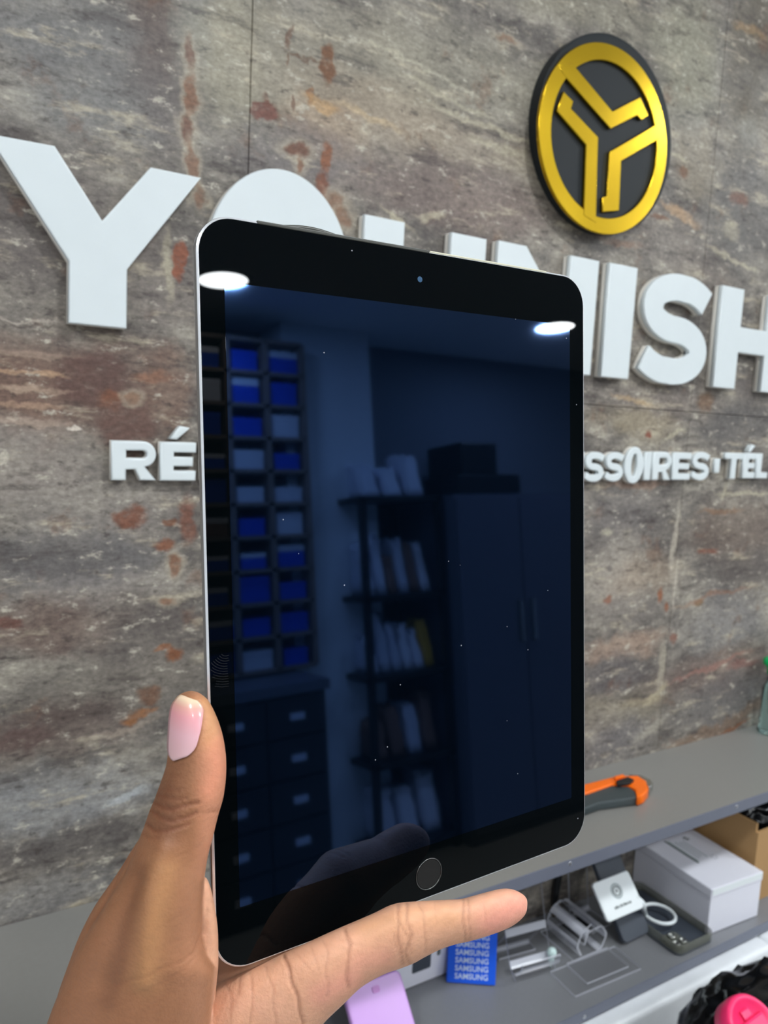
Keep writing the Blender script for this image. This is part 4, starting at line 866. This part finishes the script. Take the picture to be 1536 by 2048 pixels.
# thumb nail laid on the thumb surface
bvh = BVHTree.FromPolygons([Vector(v) for v in co2], [tuple(p.vertices) for p in hand.polygons])
def surf(px, py):
    r = Vector(ray(px, py)).normalized(); h = bvh.ray_cast(Vector(CAM), r)
    return (h[0], h[1]) if h[0] is not None else (None, None)

def nail_grid(nu=12, nv=18):
    g = []
    for j in range(nv + 1):
        v = j / nv; e = max(.0, 1 - abs(2 * v - 1) ** (7 if v < .5 else 9)) ** .5
        y = 1391 + (1518 - 1391) * v
        xl = np.interp(v, [0, .15, .4, .8, 1], [351, 345, 341, 338.5, 340]); xr = np.interp(v, [0, .15, .5, .8, 1], [407, 407, 403, 395, 386])
        xc = (xl + xr) / 2; hw = (xr - xl) / 2 * max(.5, e)
        g.append([(xc + hw * (2 * i / nu - 1), y + 12 * (i / nu) * (1 - v) - 8 * (1 - e) * 0 + 5 * (i / nu - .5) * -2 * v) for i in range(nu + 1)])
    return g
def HDmax(p): return (Vector(p) - Vector(CAM)).dot(Vector(RW[:, 2])) > .2475
bm = bmesh.new(); rows = []
for row in nail_grid():
    rv = []
    for x, y in row:
        p, n_ = surf(x, y)
        k = 0
        while (p is None or p[1] > CAM[1] + .9 or HDmax(p) or n_.dot(Vector(ray(x, y)).normalized()) > -.12) and k < 8: k += 1; p, n_ = surf(x + 1.5 * k, y)
        rv.append(bm.verts.new(p + n_ * .00042) if p is not None else None)
    rows.append(rv)
for a, b_ in zip(rows, rows[1:]):
    for i in range(len(a) - 1):
        q = (a[i], a[i + 1], b_[i + 1], b_[i])
        if all(q): bm.faces.new(q)
bmesh.ops.smooth_vert(bm, verts=bm.verts[:], factor=.5, use_axis_x=True, use_axis_y=True, use_axis_z=True)
bmesh.ops.solidify(bm, geom=bm.faces[:], thickness=.0005)
bmesh.ops.recalc_face_normals(bm, faces=bm.faces[:])
nm_ = mat('nail', (240, 178, 178), .22, var=.03, coat=.3, sss=.05); nt = nm_.node_tree; b = nt.nodes['Principled BSDF']
tcn = tex(nt, 'ShaderNodeTexCoord'); sx_ = tex(nt, 'ShaderNodeSeparateXYZ'); nt.links.new(tcn.outputs['Generated'], sx_.inputs[0]); rp = tex(nt, 'ShaderNodeValToRGB'); nt.links.new(sx_.outputs['Z'], rp.inputs['Fac'])
e = rp.color_ramp.elements; e[0].position = 0.0; e[0].color = lin((226, 184, 186)); e[1].position = .95; e[1].color = lin((238, 206, 176)); x = e.new(.45); x.color = lin((236, 182, 190)); x = e.new(.72); x.color = lin((240, 166, 172)); x = e.new(.86); x.color = lin((236, 172, 160))
nt.links.new(rp.outputs['Color'], b.inputs['Base Color'])
nail = obj('thumb_nail', bm, nm_, ho, True); nail['label'] = 'pale pink thumb nail'

# ------------------------------------------------------------------ the shop behind the camera (seen mirrored in the tablet)
def span(px0, px1, py0, py1, y):
    a = mir_y(px0, py1, y); b_ = mir_y(px1, py0, y); return a[0], b_[0], a[2], b_[2]
YF = YB + .30
cx0, cx1, cz0, cz1 = span(400, 603, 690, 1400, YF)
cz0 = max(cz0, .90); cz1 = min(cz1, CEIL - .05)
cu_ = empty('cubby_shelf', (cx0, YB, 0), 'tall pigeonhole shelf of small cartons by the far wall', 'shelf')
def cbx(nm, x0, x1, z0, z1, y0=YB + .002, y1=YF, m_='wood'): return boxo(nm, (x0 - cx0, x1 - cx0, y0 - YB, y1 - YB, z0, z1), M[m_], cu_)
ncol, nrow = 3, 10; cwid = (cx1 - cx0) / ncol; rhei = (cz1 - cz0) / nrow
for i in range(ncol + 1): cbx('upright', cx0 + i * cwid - .012, cx0 + i * cwid + .012, cz0, cz1)
for j in range(nrow + 1): cbx('board', cx0, cx1, cz0 + j * rhei - .008, cz0 + j * rhei + .008)
cbx('back_panel', cx0, cx1, cz0, cz1, YB + .001, YB + .008)
ROWN = ['bottom', 'second', 'third', 'fourth', 'fifth', 'sixth', 'seventh', 'eighth', 'ninth', 'top']; COLN = ['left', 'middle', 'right']
def carton(x, y, z, w, d, h, m_, label, group, m2='pale_box'):
    t = empty('carton', (x, y, z), label, 'box', group)
    boxo('body', (-w / 2, w / 2, -d / 2, d / 2, 0, h * .93), M[m_], t, bev=.002); boxo('lid', (-w / 2 - .001, w / 2 + .001, -d / 2 - .001, d / 2 + .001, h * .70, h), M[m2 if random.random() < .35 else m_], t, bev=.002)
for i in range(ncol):
    for j in range(nrow):
        if random.random() < .12: continue
        w = cwid * random.uniform(.62, .82); h = rhei * random.uniform(.42, .78)
        m_ = random.choices(['blue_box', 'pale_box', 'brown_box'], [.72, .2, .08])[0]
        carton(cx0 + (i + .5) * cwid, YF - .10, cz0 + j * rhei + .0085, w, .16, h, m_, '%s carton in the %s pigeonhole of the %s column' % ({'blue_box': 'blue', 'pale_box': 'pale', 'brown_box': 'brown'}[m_], ROWN[j], COLN[i]), 'cartons in the pigeonhole shelf')
# counter with drawers below
kx0, kx1, _, _ = span(395, 662, 1400, 1460, YF + .25)
ct = empty('drawer_counter', (kx0, YB, 0), 'dark counter with drawers below the pigeonhole shelf', 'counter')
boxo('worktop', (0, kx1 - kx0, .002, .55, .84, .88), M['grey_cab'], ct); boxo('body', (.01, kx1 - kx0 - .01, .002, .52, .001, .839), M['dark_cab'], ct)
dw = (kx1 - kx0 - .04) / 2
for i in range(2):
    for j in range(5):
        d = boxo('drawer', (.02 + i * dw + .005, .02 + (i + 1) * dw - .005, .52, .536, .04 + j * .16, .04 + j * .16 + .15), M['dark_cab'], ct)
        boxo('handle', (.02 + i * dw + dw / 2 - .03, .02 + i * dw + dw / 2 + .03, .536, .546, .10 + j * .16, .125 + j * .16), M['pale_box'], d)
# white pillar
px0, px1, _, _ = span(606, 735, 660, 1600, YB + .22)
tag(boxo('trim_1', (px0, px1, YB, YB + .22, 0, CEIL), M['white_wall']), kind='structure')
# black rack with goods
rx0, rx1, rz0, rz1 = span(752, 945, 1000, 1600, YB + .42)
gx0 = span(952, 1150, 985, 1700, YB + .5)[0]; rx1 = min(rx1, gx0 - .02)
rk = empty('storage_rack', (rx0, YB, 0), 'black shelf rack full of white bags and brown boxes by the far wall', 'rack')
RW_ = rx1 - rx0; lv = [.05, .42, .80, 1.15, max(1.42, min(1.6, rz1))]
for a in (0.0, RW_ - .03):
    for b_ in (.02, .39): boxo('post', (a, a + .03, b_, b_ + .03, .001, lv[-1] + .02), M['black'], rk)
for z_ in lv: boxo('shelf_board', (0, RW_, .02, .42, z_, z_ + .025), M['black'], rk)
boxo('back_panel', (0, RW_, .004, .012, .05, lv[-1]), M['black'], rk)
def bagitem(x, y, z_, w, d, h, m_, label, seed, name='paper_bag', cat='bag', grp=None):
    bm = bmesh.new(); box(bm, -w / 2, w / 2, -d / 2, d / 2, 0, h); bmesh.ops.subdivide_edges(bm, edges=bm.edges[:], cuts=4, use_grid_fill=True)
    rr = random.Random(seed)
    for v in bm.verts:
        f = v.co.z / h; v.co.x += rr.uniform(-1, 1) * .012 * f; v.co.y *= 1 - .5 * f; v.co.y += rr.uniform(-1, 1) * .01 * f
        if f > .9: v.co.z += rr.uniform(-.02, .01)
    o = obj(name, bm, M[m_], None, True); o.location = (x, y, z_); tag(o, label, cat, grp); return o
ry = YB + .24; sd = 0; LVN = ['lowest', 'second', 'third', 'fourth', 'top']
for li, z_ in enumerate(lv):
    n = [3, 4, 6, 6, 3][li]
    for i in range(n):
        sd += 1; w = (RW_ - .08) / n * .66; h = random.uniform(.16, .27) if li < 4 else random.uniform(.14, .26)
        x_ = rx0 + .04 + (i + .5) * (RW_ - .08) / n
        m_ = random.choice(['pale_box', 'pale_box', 'white_card', 'brown_box']) if li != 2 else random.choice(['pale_box', 'white_card'])
        if li == 2 and i == n - 1: m_ = 'yellow'
        if li == 1: m_ = random.choice(['brown_box', 'pale_box', 'brown_box'])
        bagitem(x_, ry, z_ + .026, w, .24, h, m_, '%s bag in the %s place from the left on the %s rack shelf' % ({'pale_box': 'pale', 'white_card': 'white', 'brown_box': 'brown', 'yellow': 'yellow'}[m_], ['first', 'second', 'third', 'fourth', 'fifth', 'sixth'][i], LVN[li]), sd, grp='bags on the black rack')
# grey cabinet with a box on top
gx0, gx1, gz0, gz1 = span(952, 1150, 985, 1700, YB + .5)
gz1 = min(gz1, 1.75); gx1 = min(gx1, XR - .05)
gc = empty('tall_cabinet', (gx0, YB, 0), 'tall plain grey cabinet right of the black rack', 'cabinet')
boxo('body', (0, gx1 - gx0, .002, .48, .001, gz1), M['grey_cab'], gc)
for i in range(2):
    hw = (gx1 - gx0) / 2; d = boxo('door', (i * hw + .004, (i + 1) * hw - .004, .48, .498, .05, gz1 - .02), M['grey_cab'], gc, bev=.002)
    boxo('handle', (hw + (-.05 if i == 0 else .03), hw + (-.03 if i == 0 else .05), .498, .520, .9, 1.1), M['steel'], d)
t = empty('printer', (gx0 + .28, YB + .26, gz1 + .001), 'black boxy machine on top of the tall grey cabinet', 'machine')
boxo('base', (-.2, .2, -.17, .17, 0, .10), M['black'], t, bev=.01); boxo('head', (-.15, .08, -.14, .14, .10, .26), M['black'], t, bev=.01)
